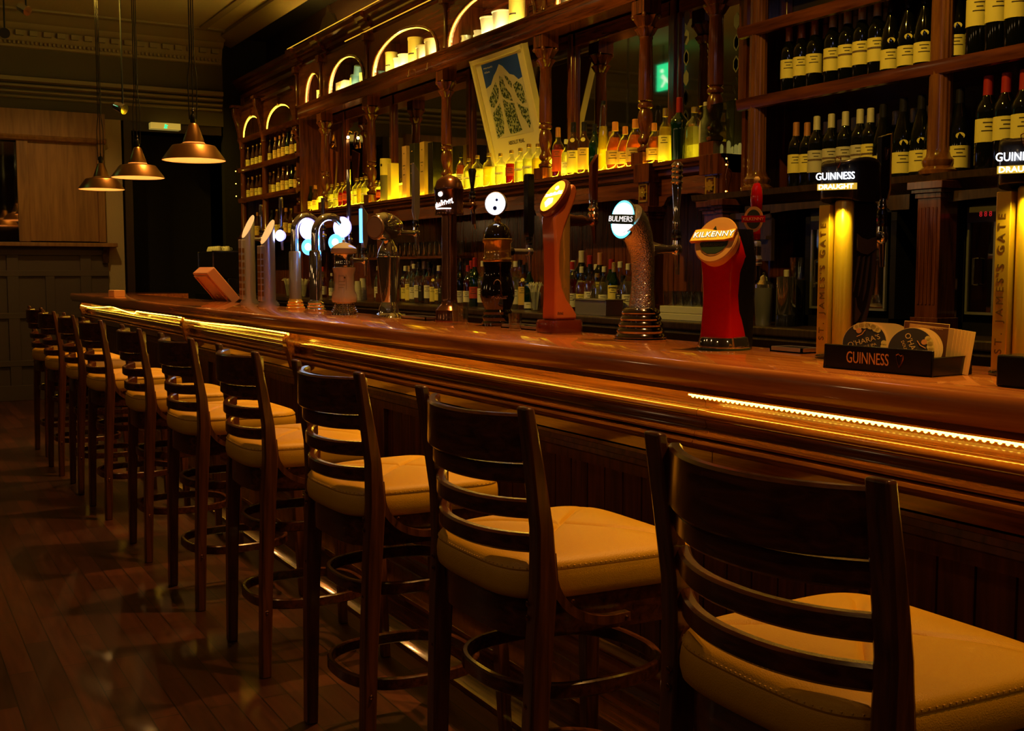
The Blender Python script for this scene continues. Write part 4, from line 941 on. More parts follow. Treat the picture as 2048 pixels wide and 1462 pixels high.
strokes('badge_lettering', 0.080, 0.018, ledw, o, T @ Matrix.Translation((0, 0.008, 0.018)) @ Matrix.Rotation(0.12, 4, 'Z'), 7)
m = MB(); m.prism([(-0.02, -0.03), (0, -0.05), (0.02, -0.03), (0.012, -0.012), (-0.012, -0.012)], 'z', 0.018, 0.0195, False, T).disc(0.008, 0.018, 0.0195, 12, T @ Matrix.Translation((0, 0.035, 0)))
build('badge_crest', m, ledw, o)
strokes('faint_dark_print', 0.026, 0.010, labink, t, frame((1, 0, 0), (0, 0, 1), (-0.026, -0.0382, 0.068)), 9, 0.0006)
m = MB(); m.box(-0.03, 0.0, -0.0665, -0.066, 0.026, 0.028).box(-0.035, 0.01, -0.0665, -0.066, 0.014, 0.0165)
f, h = faucet(t, 0.03, 0.155, 0.395, 0.45, 0.635, 'wood', body=copper)
build('shank_sleeve', MB().lathe([(0.020, 0.03), (0.022, 0.05), (0.018, 0.08), (0.022, 0.095), (0.016, 0.12)], 18, Matrix.Translation((0, 0, 0.395)) @ Matrix.Rotation(PI / 2, 4, 'Y')), copper, f)
build('ring_nuts', MB().lathe([(0.014, 0.41), (0.02, 0.42), (0.014, 0.43), (0.02, 0.44), (0.014, 0.45), (0.016, 0.47)], 18, Matrix.Translation((0.155, 0, 0.0))), chrome, f)

# --- curved chrome cider fount
t = thing('beer_fount', 'curved frosty chrome cider fount with green oval lit badge and ringed foot', 'beer fount', (2.075, 2.85, ZT), 0.12)
frost = pm('frosted_chrome', (0.75, 0.70, 0.66), 0.22, 1.0, bump=0.9, bscale=260)
pts = [(0.004, 0, 0.09), (0.006, 0, 0.15), (0.008, 0, 0.21), (0.004, 0, 0.27), (-0.012, 0, 0.32), (-0.035, 0, 0.355), (-0.062, 0, 0.375)]
build('curved_neck', MB().tube(pts, [0.043, 0.036, 0.035, 0.038, 0.044, 0.052, 0.057], 32), frost, t)
pr = []; z = 0.0
for k, r in enumerate((0.078, 0.072, 0.067, 0.062, 0.058)):
    pr += [(r, z), (r + 0.003, z + 0.006), (r - 0.001, z + 0.014), (r - 0.006, z + 0.018)]; z += 0.019
build('ringed_foot', MB().lathe([(0.082, 0), (0.084, 0.006)] + [(a, b + 0.006) for a, b in pr] + [(0.046, 0.104)], 40), pm('dark_chrome', (0.35, 0.30, 0.30), 0.08, 1.0), t)
n = Vector((-0.93, -0.30, 0.12)).normalized(); yd = (Vector((0.16, 0, 1)) - n * n.dot(Vector((0.16, 0, 1)))).normalized(); xd = yd.cross(n); T = frame(xd, yd, (-0.078, -0.004, 0.372))
o = build('badge_rim', MB().lathe([(0.046, -0.02), (0.050, -0.004), (0.049, 0.004), (0.045, 0.006)], 40, T @ Matrix.Diagonal((0.86, 1.24, 1, 1))), chrome, t)
build('badge_face', MB().disc(0.040, 0.005, 0.008, 40, T, ry=0.058), ledc, o)
m = MB(); m.prism([(-0.034, 0.012)] + [(0.034 * math.cos(PI - PI * k / 14), 0.016 + 0.034 * math.sin(PI * k / 14)) for k in range(15)] + [(0.034, 0.012)], 'z', 0.008, 0.0095, False, T)
m.prism([(-0.034, -0.014)] + [(0.034 * math.cos(PI + PI * k / 14), -0.016 + 0.034 * math.sin(PI + PI * k / 14)) for k in range(15)] + [(0.034, -0.014)], 'z', 0.008, 0.0095, False, T)
build('badge_glow', m, ledw, o)
build('badge_band', MB().box(-0.043, 0.043, -0.015, 0.015, 0.009, 0.012, T), badgegreen, o)
text('badge_lettering', 'BULMERS', 0.024, pm('lit_letter_soft', (0.9, 0.9, 0.9), 0.4, emit=(1, 1, 1), es=0.9), o, T @ Matrix.Translation((-0.004, 0, 0.0125)), 0.0008, sx=0.86)
f, h = faucet(t, 0.05, 0.150, 0.285, 0.37, 0.56, 'beads')
build('cone_sleeve', MB().lathe([(0.024, 0.035), (0.014, 0.095), (0.013, 0.12)], 20, Matrix.Translation((0, 0, 0.285)) @ Matrix.Rotation(PI / 2, 4, 'Y')), chrome, f)

# --- red kilkenny fount
t = thing('beer_fount', 'glossy red beer fount with round tan badge and yellow lit name plate', 'beer fount', (2.045, 2.42, ZT), 0.32)
build('red_body', MB().lathe([(0.060, 0.034, 0.35), (0.058, 0.06, 0.35), (0.0545, 0.11, 0.35), (0.054, 0.15, 0.35), (0.057, 0.21, 0.35), (0.062, 0.255, 0.35), (0.052, 0.31, 0.35), (0.02, 0.335, 0.35)], 44), red, t)
build('back_casing', MB().lathe([(0.058, 0.0, 0.5), (0.060, 0.10, 0.5), (0.064, 0.25, 0.5), (0.055, 0.33, 0.5)], 32, Matrix.Translation((0.028, 0, 0))), blackp, t)
build('foot', MB().lathe([(0.070, 0.004), (0.071, 0.012), (0.066, 0.034), (0.060, 0.038)], 44), chrome, t)
build('foot_gasket', MB().disc(0.074, 0, 0.005, 44), badgegreen, t)
n = Vector((-0.86, -0.10, 0.5)).normalized(); yd = (Vector((0, 0, 1)) - n * n.z).normalized(); xd = yd.cross(n); T = frame(xd, yd, (-0.052, -0.004, 0.300))
o = build('round_badge', MB().lathe([(0.060, -0.03), (0.064, -0.006), (0.066, 0.0), (0.063, 0.005), (0.048, 0.006)], 44, T @ Matrix.Diagonal((0.93, 1.10, 1, 1))), badgetan, t)
build('badge_housing', MB().lathe([(0.045, -0.07), (0.058, -0.028)], 30, T), blackp, o)
build('badge_center', MB().disc(0.044, 0.005, 0.0075, 40, T, ry=0.052), badgetan, o)
m = MB().prism([(-0.041, -0.018), (-0.036, 0.0), (-0.03, 0.012), (-0.018, 0.018), (-0.008, 0.040), (0.002, 0.020), (0.012, 0.016), (0.02, 0.026), (0.03, 0.012), (0.041, 0.0), (0.040, -0.02), (0.03, -0.036), (0.012, -0.047), (-0.012, -0.047), (-0.03, -0.036)], 'z', 0.0075, 0.009, False, T)
build('badge_hills', m, badgegreen, o)
P = [(-0.068, -0.012), (-0.058, 0.020), (-0.03, 0.023), (0.0, 0.016), (0.03, 0.013), (0.058, 0.018), (0.053, -0.008), (0.03, -0.013), (0.0, -0.013), (-0.03, -0.012)]
T2 = T @ Matrix.Translation((0, 0.004, 0.012)) @ Matrix.Rotation(0.04, 4, 'Z')
build('name_plate', MB().prism(P, 'z', -0.006, 0.006, False, T2), ledkil, o)
build('plate_edge', MB().prism([(x * 1.05, y * 1.12) for x, y in P], 'z', -0.008, 0.004, False, T2), laborange, o)
text('lettering_outline', 'KILKENNY', 0.0235, labink, o, T2 @ Matrix.Translation((-0.003, 0.0025, 0.0065)), 0.0006, sx=1.0, shear=0.12, fat=0.0009, spacing=1.08)
text('name_lettering', 'KILKENNY', 0.0235, pm('lit_white_letter', (0.9, 0.9, 0.8), 0.4, emit=(1, 0.9, 0.7), es=1.2), o, T2 @ Matrix.Translation((-0.003, 0.0025, 0.0075)), 0.001, sx=1.0, shear=0.12, spacing=1.08)
text('small_lettering', 'DRAUGHT', 0.012, pm('badge_dim_print', (0.16, 0.13, 0.05), 0.5), o, T @ Matrix.Translation((0, -0.021, 0.0095)), 0.0004)
fx, fz = 0.165, 0.225
f = build('faucet', MB().tube([(fx, 0, fz - 0.035), (fx, 0, fz + 0.06)], [0.014, 0.016], 16).tube([(fx, 0, fz + 0.06), (fx, 0, fz + 0.08)], 0.012, 14), chrome, t)
build('spout', MB().tube([(0.05, 0, 0.14), (0.075, 0, 0.132), (0.105, 0, 0.165), (0.13, 0, 0.195), (fx, 0, 0.205)], 0.008, 12), brass, f)
build('collar', MB().lathe([(0.016, 0.232), (0.019, 0.238), (0.016, 0.244), (0.019, 0.250), (0.016, 0.256), (0.012, 0.285), (0.015, 0.287), (0.015, 0.298), (0.010, 0.305)], 18, Matrix.Translation((fx, 0, 0))), steel, f)
h = build('tap_handle', MB().lathe([(0.009, 0.30), (0.013, 0.31), (0.013, 0.33), (0.012, 0.36), (0.0165, 0.40), (0.0175, 0.425), (0.015, 0.45), (0.009, 0.465)], 22, Matrix.Translation((fx, 0, 0))), red, f)
build('wooden_knob', MB().lathe([(0.006, 0.462), (0.008, 0.47), (0.009, 0.478), (0.005, 0.484)], 14, Matrix.Translation((fx, 0, 0))), labgold, h)
T = frame((0.38, -0.92, 0), (0, 0, 1), (fx - 0.035, -0.012, 0.362))
o = build('handle_badge', MB().disc(0.027, -0.003, 0.003, 30, T, ry=0.036), badgetan, h)
build('handle_badge_center', MB().disc(0.020, 0.003, 0.0045, 30, T, ry=0.027), badgegreen, o)
build('handle_badge_band', MB().box(-0.033, 0.033, -0.009, 0.010, 0.0045, 0.007, T), red, o)
text('handle_lettering', 'KILKENNY', 0.0125, orangel, o, T @ Matrix.Translation((0, 0.0005, 0.0075)), 0.0005)

# --- tall gold and black stout founts
def harp(name, parent, T, s, mat):
    """small harp emblem"""
    m = MB()
    m.tube([T @ Vector(p) for p in [(-0.5 * s, 0.75 * s, 0), (-0.15 * s, 0.95 * s, 0), (0.25 * s, 0.7 * s, 0), (0.55 * s, 0.85 * s, 0)]], 0.09 * s, 6)
    m.tube([T @ Vector(p) for p in [(-0.5 * s, 0.75 * s, 0), (-0.42 * s, 0.2 * s, 0), (-0.2 * s, -0.4 * s, 0), (0.0, -0.85 * s, 0)]], 0.07 * s, 6)
    m.tube([T @ Vector(p) for p in [(0.55 * s, 0.85 * s, 0), (0.55 * s, 0.3 * s, 0), (0.35 * s, -0.3 * s, 0), (0.0, -0.85 * s, 0)]], 0.12 * s, 6)
    for k in range(4):
        x = (-0.28 + 0.2 * k) * s; m.tube([T @ Vector((x, 0.72 * s, 0)), T @ Vector((x * 0.6 + 0.1 * s, (-0.5 + 0.15 * k) * s, 0))], 0.02 * s, 4)
    return build(name, m, mat, parent)
def stout(label, loc, rz):
    t = thing('beer_fount', label, 'beer fount', (*loc, ZT), rz)
    build('base_plate', MB().lathe([(0.080, 0), (0.082, 0.005), (0.074, 0.010)], 40, Matrix.Diagonal((1.15, 1, 1, 1))), blackp, t)
    text('base_lettering', 'GUINNESS', 0.02, steel, t, frame((0, -1, 0), (1, 0, 0), (-0.075, 0, 0.0102)), 0.0006)
    build('gold_column', MB().lathe([(0.026, 0.010), (0.026, 0.405), (0.022, 0.41)], 28, Matrix.Translation((-0.048, -0.020, 0))), gold, t)
    o = build('text_strip', MB().box(-0.075, -0.045, 0.010, 0.048, 0.010, 0.400), gold, t, bevel=0.002)
    T = frame((0, 0, 1), (0, 1, 0), (-0.0757, 0.029, 0.20))
    text('gate_lettering', "ST. JAMES'S GATE", 0.026, goldd, o, T, 0.0007, spacing=1.55, sx=1.0)
    # black body with curved lower back edge
    pr = [(-0.035, 0.010), (0.0, 0.010), (0.012, 0.045), (0.030, 0.095), (0.050, 0.15), (0.066, 0.21), (0.074, 0.28), (0.076, 0.41), (-0.035, 0.41)]
    b = build('black_body', MB().prism(pr, 'y', -0.042, 0.048, True), blackp, t, bevel=0.008)
    sh = pm('satin_black_relief', (0.055, 0.042, 0.036), 0.4) if 'satin_black_relief' not in MATS else MATS['satin_black_relief']
    m = MB()
    m.prism([(-0.02, 0.325), (0.0, 0.315), (0.03, 0.310), (0.068, 0.318), (0.068, 0.288), (0.03, 0.272), (0.0, 0.275), (-0.02, 0.283)], 'y', -0.0455, -0.042)
    m.prism([(0.068, 0.285), (0.052, 0.275), (0.050, 0.20), (0.035, 0.145), (0.012, 0.10), (-0.018, 0.075), (-0.018, 0.05), (0.0, 0.055), (0.030, 0.10), (0.052, 0.16), (0.064, 0.22)], 'y', -0.0455, -0.042)
    m.prism([(-0.02, 0.16), (-0.012, 0.135), (0.005, 0.118), (-0.010, 0.10), (-0.02, 0.095)], 'y', -0.0455, -0.042)
    for k in range(3):
        x = -0.012 + k * 0.022; m.prism([(x, 0.265 - k * 0.002), (x + 0.008, 0.268), (x - 0.010 + 0.002 * k, 0.20 - 0.01 * k), (x - 0.018, 0.175 - 0.012 * k)], 'y', -0.0450, -0.042)
    build('harp_relief', m, sh, b)
    # wide curved cap with glowing name
    c = MB(); N = 40; vs = []
    for z, k in ((0.408, 0.97), (0.412, 1.0), (0.495, 1.0), (0.503, 0.985), (0.507, 0.93)):
        for i in range(N):
            a = 2 * PI * i / N; cc, ss = math.cos(a), math.sin(a); p = 2.8; q = 1 / ((abs(cc) ** p + abs(ss) ** p) ** (1 / p))
            dz = 0.014 * (1 - (cc * q) ** 2) if z > 0.45 else -0.010 * (1 - (cc * q) ** 2) + 0.008
            vs.append((0.002 + 0.088 * cc * q * k, 0.066 * ss * q * k, z + dz))
    c.add(vs, [(j * N + i, j * N + (i + 1) % N, (j + 1) * N + (i + 1) % N, (j + 1) * N + i) for j in range(4) for i in range(N)], True); c.add(vs[:N], [tuple(range(N))]); c.add(vs[-N:], [tuple(range(N))])
    cap = build('cap', c, blackp, t)
    T = frame((0.42, -0.91, 0), (0, 0, 1), (-0.080, -0.014, 0.470))
    text('name_lettering', 'GUINNESS', 0.026, ledw, cap, T @ Matrix.Translation((0, 0, 0.012)), 0.0015, sx=0.9)
    p = build('lit_plate', MB().box(-0.050, 0.060, -0.034, -0.018, 0.006, 0.011, T), pm('gold_frame', (0.7, 0.5, 0.1), 0.3, 0.5, emit=(1.0, 0.6, 0.05), es=0.6) if 'gold_frame' not in MATS else MATS['gold_frame'], cap)
    text('plate_lettering', 'DRAUGHT', 0.017, ledw, p, T @ Matrix.Translation((0.002, -0.0265, 0.0115)), 0.0012, sx=1.2)
    harp('harp_emblem', cap, T @ Matrix.Translation((0.006, 0.034, 0.010)), 0.015, copper)
    # faucet and tall handle with harp
    f, h = faucet(t, 0.06, 0.150, 0.32, 0.38, 0.39, 'taper')
    hb = build('handle_paddle', MB().prism([(-0.016, 0.40), (-0.022, 0.43), (-0.022, 0.565), (0.022, 0.575), (0.022, 0.43), (0.010, 0.40)], 'y', -0.008, 0.008, False, Matrix.Translation((0.150, 0, 0.02))), blackp, f, bevel=0.002)
    build('handle_edge', MB().prism([(0.022, 0.43), (0.022, 0.575), (0.026, 0.576), (0.026, 0.425), (0.014, 0.398), (0.010, 0.40)], 'y', -0.009, 0.009, False, Matrix.Translation((0.150, 0, 0.02))), gold, hb)
    harp('handle_harp', hb, frame((1, 0, 0), (0, 0, 1), (0.150, -0.0095, 0.54)), 0.018, copper)
    build('handle_nut', MB().lathe([(0.012, 0.375), (0.014, 0.38), (0.011, 0.39), (0.011, 0.402)], 16, Matrix.Translation((0.150, 0, 0.02))), chrome, f)
    return t
g1 = stout('tall gold and black stout fount behind the coaster caddy', (2.11, 2.03), 0.10); g1.scale = (0.86, 0.86, 0.945)
g2 = dup(g1, (2.085, 1.505, ZT), 0.10, 'tall gold and black stout fount cut by the right edge')
for g_ in (g1, g2):
    l = bpy.data.lights.new('fount_downlight', 'SPOT'); l.energy = 1.6; l.color = (1.0, 0.72, 0.05); l.shadow_soft_size = 0.008; l.spot_size = math.radians(120); l.spot_blend = 0.7
    o = bpy.data.objects.new('fount_downlight', l); COL.objects.link(o); o.location = g_.location + Vector((-0.085, -0.045, 0.372)); o.rotation_euler = (Vector((0.035, 0.02, -0.2))).to_track_quat('-Z', 'Y').to_euler()

# ================================================================== ON THE COUNTER
t = thing('coaster_caddy', 'black open caddy lettered in orange with a harp, holding coasters', 'coaster caddy', (1.86, 1.705, ZT), 0.055)
m = MB().box(0, 0.006, -0.143, 0.143, 0, 0.054).box(0.124, 0.130, -0.143, 0.143, 0, 0.040).box(0, 0.13, -0.143, -0.137, 0, 0.04).box(0, 0.13, 0.137, 0.143, 0, 0.04).box(0, 0.13, -0.143, 0.143, 0, 0.005)
build('tray', m, blackp, t, bevel=0.002)
T = frame((0, -1, 0), (0, 0, 1), (-0.0006, 0.022, 0.027))
text('name_lettering', 'GUINNESS', 0.036, orangel, t, T, 0.0006, sx=0.68)
harp('harp_emblem', t, frame((0, -1, 0), (0, 0, 1), (-0.0012, -0.062, 0.028)), 0.016, copper)
cx_ = lambda y, x, z: Matrix.Translation((x, y, z))
def coaster(label, M, r, th, printed, txt, square=False):
    t = thing('coaster', label, 'coaster', (0, 0, 0), 0, 'card coasters in the caddy'); t.matrix_world = M
    if square: build('card', MB().box(-r, r, -r, r, -th / 2, th / 2), cardb, t, bevel=0.0005)
    else: build('card', MB().disc(r, -th / 2, th / 2, 48), cardb, t)
    if printed:
        p = build('print', (MB().box(-r + 0.001, r - 0.001, -r + 0.001, r - 0.001, th / 2, th / 2 + 0.0004) if square else MB().disc(r - 0.001, th / 2, th / 2 + 0.0004, 48)), printed, t)
        for s, size, y, mt in txt: text('lettering', s, size, mt, p, Matrix.Translation((0, y, th / 2 + 0.0006)), 0.0002)
        if not square:
            m = MB()
            for k in range(9): a = 0.5 + 0.16 * k; m.disc(0.006 + 0.002 * (k % 2), th / 2 + 0.0004, th / 2 + 0.0009, 10, Matrix.Translation((0.040 * math.cos(a), 0.040 * math.sin(a), 0)))
            for k in range(7): a = -0.3 - 0.2 * k; m.disc(0.006, th / 2 + 0.0004, th / 2 + 0.0009, 10, Matrix.Translation((0.041 * math.cos(a), 0.041 * math.sin(a), 0)))
            build('printed_hops', m, labgold, p)
            build('printed_swirl', MB().disc(0.006, th / 2 + 0.0004, th / 2 + 0.001, 14, Matrix.Translation((-0.004, 0.030, 0))).tube([(-0.012, 0.018, th / 2 + 0.0006), (0.0, 0.020, th / 2 + 0.0006), (0.010, 0.028, th / 2 + 0.0006)], 0.001, 5), laborange, p)
    return t
OH = [("O'HARA'S", 0.0165, 0.004, orangel), ('DOUBLE IPA', 0.0085, -0.010, orangel)]
base0 = Vector((1.86, 1.705, ZT))
def cpose(y, x, z, yaw, lean, roll):
    n = Vector((-math.cos(yaw) * math.cos(lean), -math.sin(yaw) * math.cos(lean), math.sin(lean))); yd = (Vector((0, 0, 1)) - n * n.z).normalized(); xd = yd.cross(n)
    return frame(xd, yd, base0 + Vector((x + 0.016, y, z))) @ Matrix.Rotation(roll, 4, 'Z')
A0 = coaster('front round coaster of the left stack, dark print with slanting lettering', cpose(0.068, 0.022, 0.058, 0.62, 0.30, 0.32), 0.047, 0.0018, coastblk, OH)
for k in range(9):
    c = coaster('plain edge of a round coaster stacked behind the left front one', cpose(0.068 - 0.0055 * k, 0.0268 + 0.0034 * k, 0.0585 - 0.0003 * k, 0.62, 0.30 - 0.01 * k, 0), 0.047, 0.0018, None, []) if k == 0 else dup(c, (0, 0, 0), 0, c['label'])
    if k: c.matrix_world = cpose(0.068 - 0.0052 * k, 0.0275 + 0.0040 * k, 0.0585 - 0.0004 * k, 0.62 - 0.008 * k, 0.30 - 0.01 * k, 0)
B0 = coaster('front round coaster of the right stack, print turned on its side', cpose(-0.062, 0.020, 0.052, 0.55, 0.34, -1.15), 0.047, 0.0018, coastblk, OH)
for k in range(3):
    c = dup(c, (0, 0, 0), 0, 'round coaster edge just behind the sideways printed front coaster'); c.matrix_world = cpose(-0.064 - 0.004 * k, 0.0255 + 0.0045 * k, 0.052, 0.55, 0.34, 0)
Q0 = coaster('brown square coaster reading Make the most, behind the round ones', cpose(-0.070, 0.052, 0.062, 0.50, 0.12, -0.06), 0.046, 0.0018, coastbr, [('Make the most', 0.011, 0.036, orangel)], True)
for k in range(7):
    q = coaster('plain square coaster leaning behind the brown square one', cpose(-0.078 - 0.004 * k, 0.056 + 0.0045 * k, 0.060 - 0.001 * k, 0.50, 0.12 + 0.015 * k, -0.08), 0.046, 0.002, None, [], True) if k == 0 else dup(q, (0, 0, 0), 0, q['label'])
    q.matrix_world = cpose(-0.078 - 0.0045 * k, 0.056 + 0.005 * k, 0.055 - 0.001 * k, 0.50, 0.10 + 0.02 * k, -0.10)
tag(build('black_box', MB().box(1.83, 1.90, 1.15, 1.385, ZT, ZT + 0.06), blackp, bevel=0.004), 'black box on the counter at the right edge in front of the gold fount', 'box')
# small block of beer mats at far end
t = thing('beer_mat_stack', 'small pale stack of beer mats at the far end of the counter', 'beer mats', (1.80, 10.0, ZT), 0.3)
build('mat_pile', MB().box(-0.05, 0.05, -0.05, 0.05, 0, 0.058), cardb, t, bevel=0.003)
# tilted till screen seen from behind
t = thing('till_screen', 'tilted till screen seen from behind with a small pale triangle mark', 'till', (2.25, 8.25, ZT), 0.05)
T = Matrix.Translation((0.06, 0, 0.02)) @ Matrix.Rotation(math.radians(-40), 4, 'Y')
k_ = build('casing', MB().box(-0.075, 0.0, -0.17, 0.17, 0, 0.30, T), pm('till_casing', (0.55, 0.25, 0.13), 0.4), t, bevel=0.008)
build('back_frame', MB().box(-0.085, -0.075, -0.15, -0.135, 0.02, 0.28, T).box(-0.085, -0.075, 0.135, 0.15, 0.02, 0.28, T).box(-0.085, -0.075, -0.15, 0.15, 0.265, 0.28, T), MATS['till_casing'], k_, bevel=0.002)
build('triangle_mark', MB().prism([(-0.025, 0.10), (0.025, 0.10), (0.0, 0.07)], 'x', -0.079, -0.0755, False, T), cream, k_)
build('stand', MB().box(0.02, 0.10, -0.06, 0.06, 0, 0.05), blackp, t, bevel=0.004)
# coffee machine and cups
t = thing('side_counter', 'dark side counter carrying the coffee machine at the far end', 'counter', (3.22, 12.0, 0), 0)
build('counter_body', MB().box(-0.22, 0.24, -0.45, 0.45, 0, 1.03), ebony, t); build('countertop', MB().box(-0.24, 0.26, -0.47, 0.47, 1.03, 1.06), ebony, t, bevel=0.005)
t = thing('coffee_machine', 'black and chrome coffee machine at the far end behind the counter', 'coffee machine', (3.12, 12.0, 1.06), 0)
build('body', MB().box(-0.05, 0.30, -0.30, 0.30, 0.22, 0.50).box(0.1, 0.30, -0.30, 0.30, 0.0, 0.22), blackp, t, bevel=0.01)
build('drip_tray', MB().box(-0.09, 0.30, -0.31, 0.31, 0, 0.06), blackmetal, t, bevel=0.005)
build('side_trim', MB().box(-0.055, -0.04, -0.305, -0.295, 0.20, 0.50).box(-0.055, -0.04, 0.295, 0.305, 0.20, 0.50).box(-0.055, 0.30, -0.305, -0.29, 0.49, 0.505), chrome, t)
for y in (-0.15, 0.12):
    g = build('group_head', MB().lathe([(0.035, -0.05), (0.03, 0)], 16, Matrix.Translation((0.02, y, 0.22))), chrome, t)
    build('portafilter_handle', MB().tube([(0.0, y, 0.185), (-0.10, y, 0.17)], 0.012, 8), blackp, g)
cup = None
for i in range(10):
    x, y = 3.16 + 0.09 * (i % 2), 11.80 + 0.085 * (i // 2)
    if cup is None:
        cup = thing('coffee_cup', 'first white cup from the right, front row on the coffee machine', 'cup', (x, y, 1.56), 0, 'cups on the coffee machine')
        build('bowl', MB().lathe([(0.038, 0), (0.036, 0.02), (0.024, 0.05), (0.018, 0.055)], 18), whitep, cup); build('cup_handle', MB().tube([(0.036, 0, 0.012), (0.052, 0, 0.018), (0.05, 0, 0.034), (0.03, 0, 0.04)], 0.004, 6), whitep, cup)
    else: dup(cup, (x, y, 1.56), 0, '%s white cup from the right, %s row on the coffee machine' % (ORD[i // 2], ('front', 'back')[i % 2]))
# drip trays and strainers between founts
def drip(label, x, y, w_, d):
    t = thing('drip_tray', label, 'drip tray', (x, y, ZT), 0)
    build('pan', MB().box(-d, d, -w_, -w_ + 0.005, 0, 0.014).box(-d, d, w_ - 0.005, w_, 0, 0.014).box(-d, -d + 0.005, -w_, w_, 0, 0.014).box(d - 0.005, d, -w_, w_, 0, 0.014).box(-d, d, -w_, w_, 0, 0.004), steel, t)
    g = MB(); n = int(2 * w_ / 0.014)
    for k in range(n): yy = -w_ + 0.007 + k * 2 * w_ / n; g.box(-d + 0.005, d - 0.005, yy, yy + 0.005, 0.010, 0.013)
    build('grille', g, chrome, t)
drip('chrome drip tray behind the copper column fount', 2.145, 4.62, 0.13, 0.04)
drip('chrome drip tray between the black vase fount and the orange fount', 2.14, 3.645, 0.14, 0.045)
drip('chrome drip tray between the red fount and the left stout fount', 2.14, 2.24, 0.06, 0.035)
# overturned tumblers beside the founts
tum = None
def tumbler(label, x, y, z, s=1.0, grp=None):
    global tum
    if tum is None:
        tum = thing('tumbler_glass', label, 'glass', (x, y, z), 0, grp)
        build('glass_wall', MB().lathe([(0.030, 0), (0.031, 0.004), (0.036, 0.09), (0.034, 0.09), (0.0295, 0.012), (0.0, 0.012)], 20), gclear, tum)
        return tum
    c = dup(tum, (x, y, z), 0, label, grp, s)
    if not grp and 'group' in c: del c['group']
    return c
tumbler('squat clear tumbler left of the black vase fount', 2.08, 4.10, ZT, 0.65)
tumbler('clear tumbler at the left foot of the orange fount', 2.03, 3.56, ZT, 0.7)
for i in range(6): tumbler('%s tumbler from the left on the working shelf behind the counter' % ORD[i], 2.30 + 0.08 * (i % 2), 4.60 - 0.09 * i, 1.02, 0.9, 'tumblers behind the counter')
sv = thing('service_shelf', 'dark working shelf on the bartender side of the counter', 'shelf', (2.35, 6, 0), 0)
build('board', MB().box(-0.20, 0.15, -6.5, 5.7, 0.985, 1.015), blackmetal, sv); build('support', MB().box(-0.20, -0.17, -6.5, 5.7, 0.0, 0.985), blackmetal, sv)

# ================================================================== BOTTLES
PR = {
 'wine': ([(0.036, 0), (0.0375, 0.004), (0.0375, 0.185), (0.035, 0.205), (0.022, 0.228), (0.0150, 0.245), (0.0145, 0.295), (0.0145, 0.30)], 0.0378),
 'burg': ([(0.039, 0), (0.041, 0.004), (0.041, 0.13), (0.038, 0.165), (0.026, 0.215), (0.0160, 0.255), (0.0145, 0.285), (0.0160, 0.288), (0.0150, 0.305)], 0.0413),
 'vodka': ([(0.041, 0), (0.043, 0.004), (0.043, 0.145), (0.036, 0.170), (0.018, 0.185), (0.0145, 0.20), (0.0145, 0.235)], 0.0433),
 'tall': ([(0.034, 0), (0.036, 0.004), (0.036, 0.17), (0.030, 0.195), (0.016, 0.22), (0.0135, 0.24), (0.0135, 0.29)], 0.0363),
 'round': ([(0.036, 0), (0.044, 0.01), (0.047, 0.06), (0.044, 0.12), (0.030, 0.165), (0.016, 0.19), (0.0145, 0.24)], 0.047),
 'square': ([(0.030, 0, 1), (0.034, 0.004, 1), (0.034, 0.15, 1), (0.030, 0.17, 0.8), (0.016, 0.19, 0.2), (0.014, 0.20, 0), (0.014, 0.235, 0)], 0.0345),
 'cone': ([(0.034, 0), (0.036, 0.004), (0.034, 0.15), (0.026, 0.28), (0.018, 0.38), (0.0135, 0.41), (0.0135, 0.43)], 0.0355),
 'beer': ([(0.029, 0), (0.0305, 0.004), (0.0305, 0.12), (0.026, 0.15), (0.015, 0.18), (0.0125, 0.20), (0.013, 0.232)], 0.0308),
 'gin': ([(0.032, 0), (0.036, 0.004), (0.040, 0.15), (0.044, 0.185), (0.038, 0.205), (0.016, 0.23), (0.014, 0.25), (0.014, 0.30)], 0.0375),
}
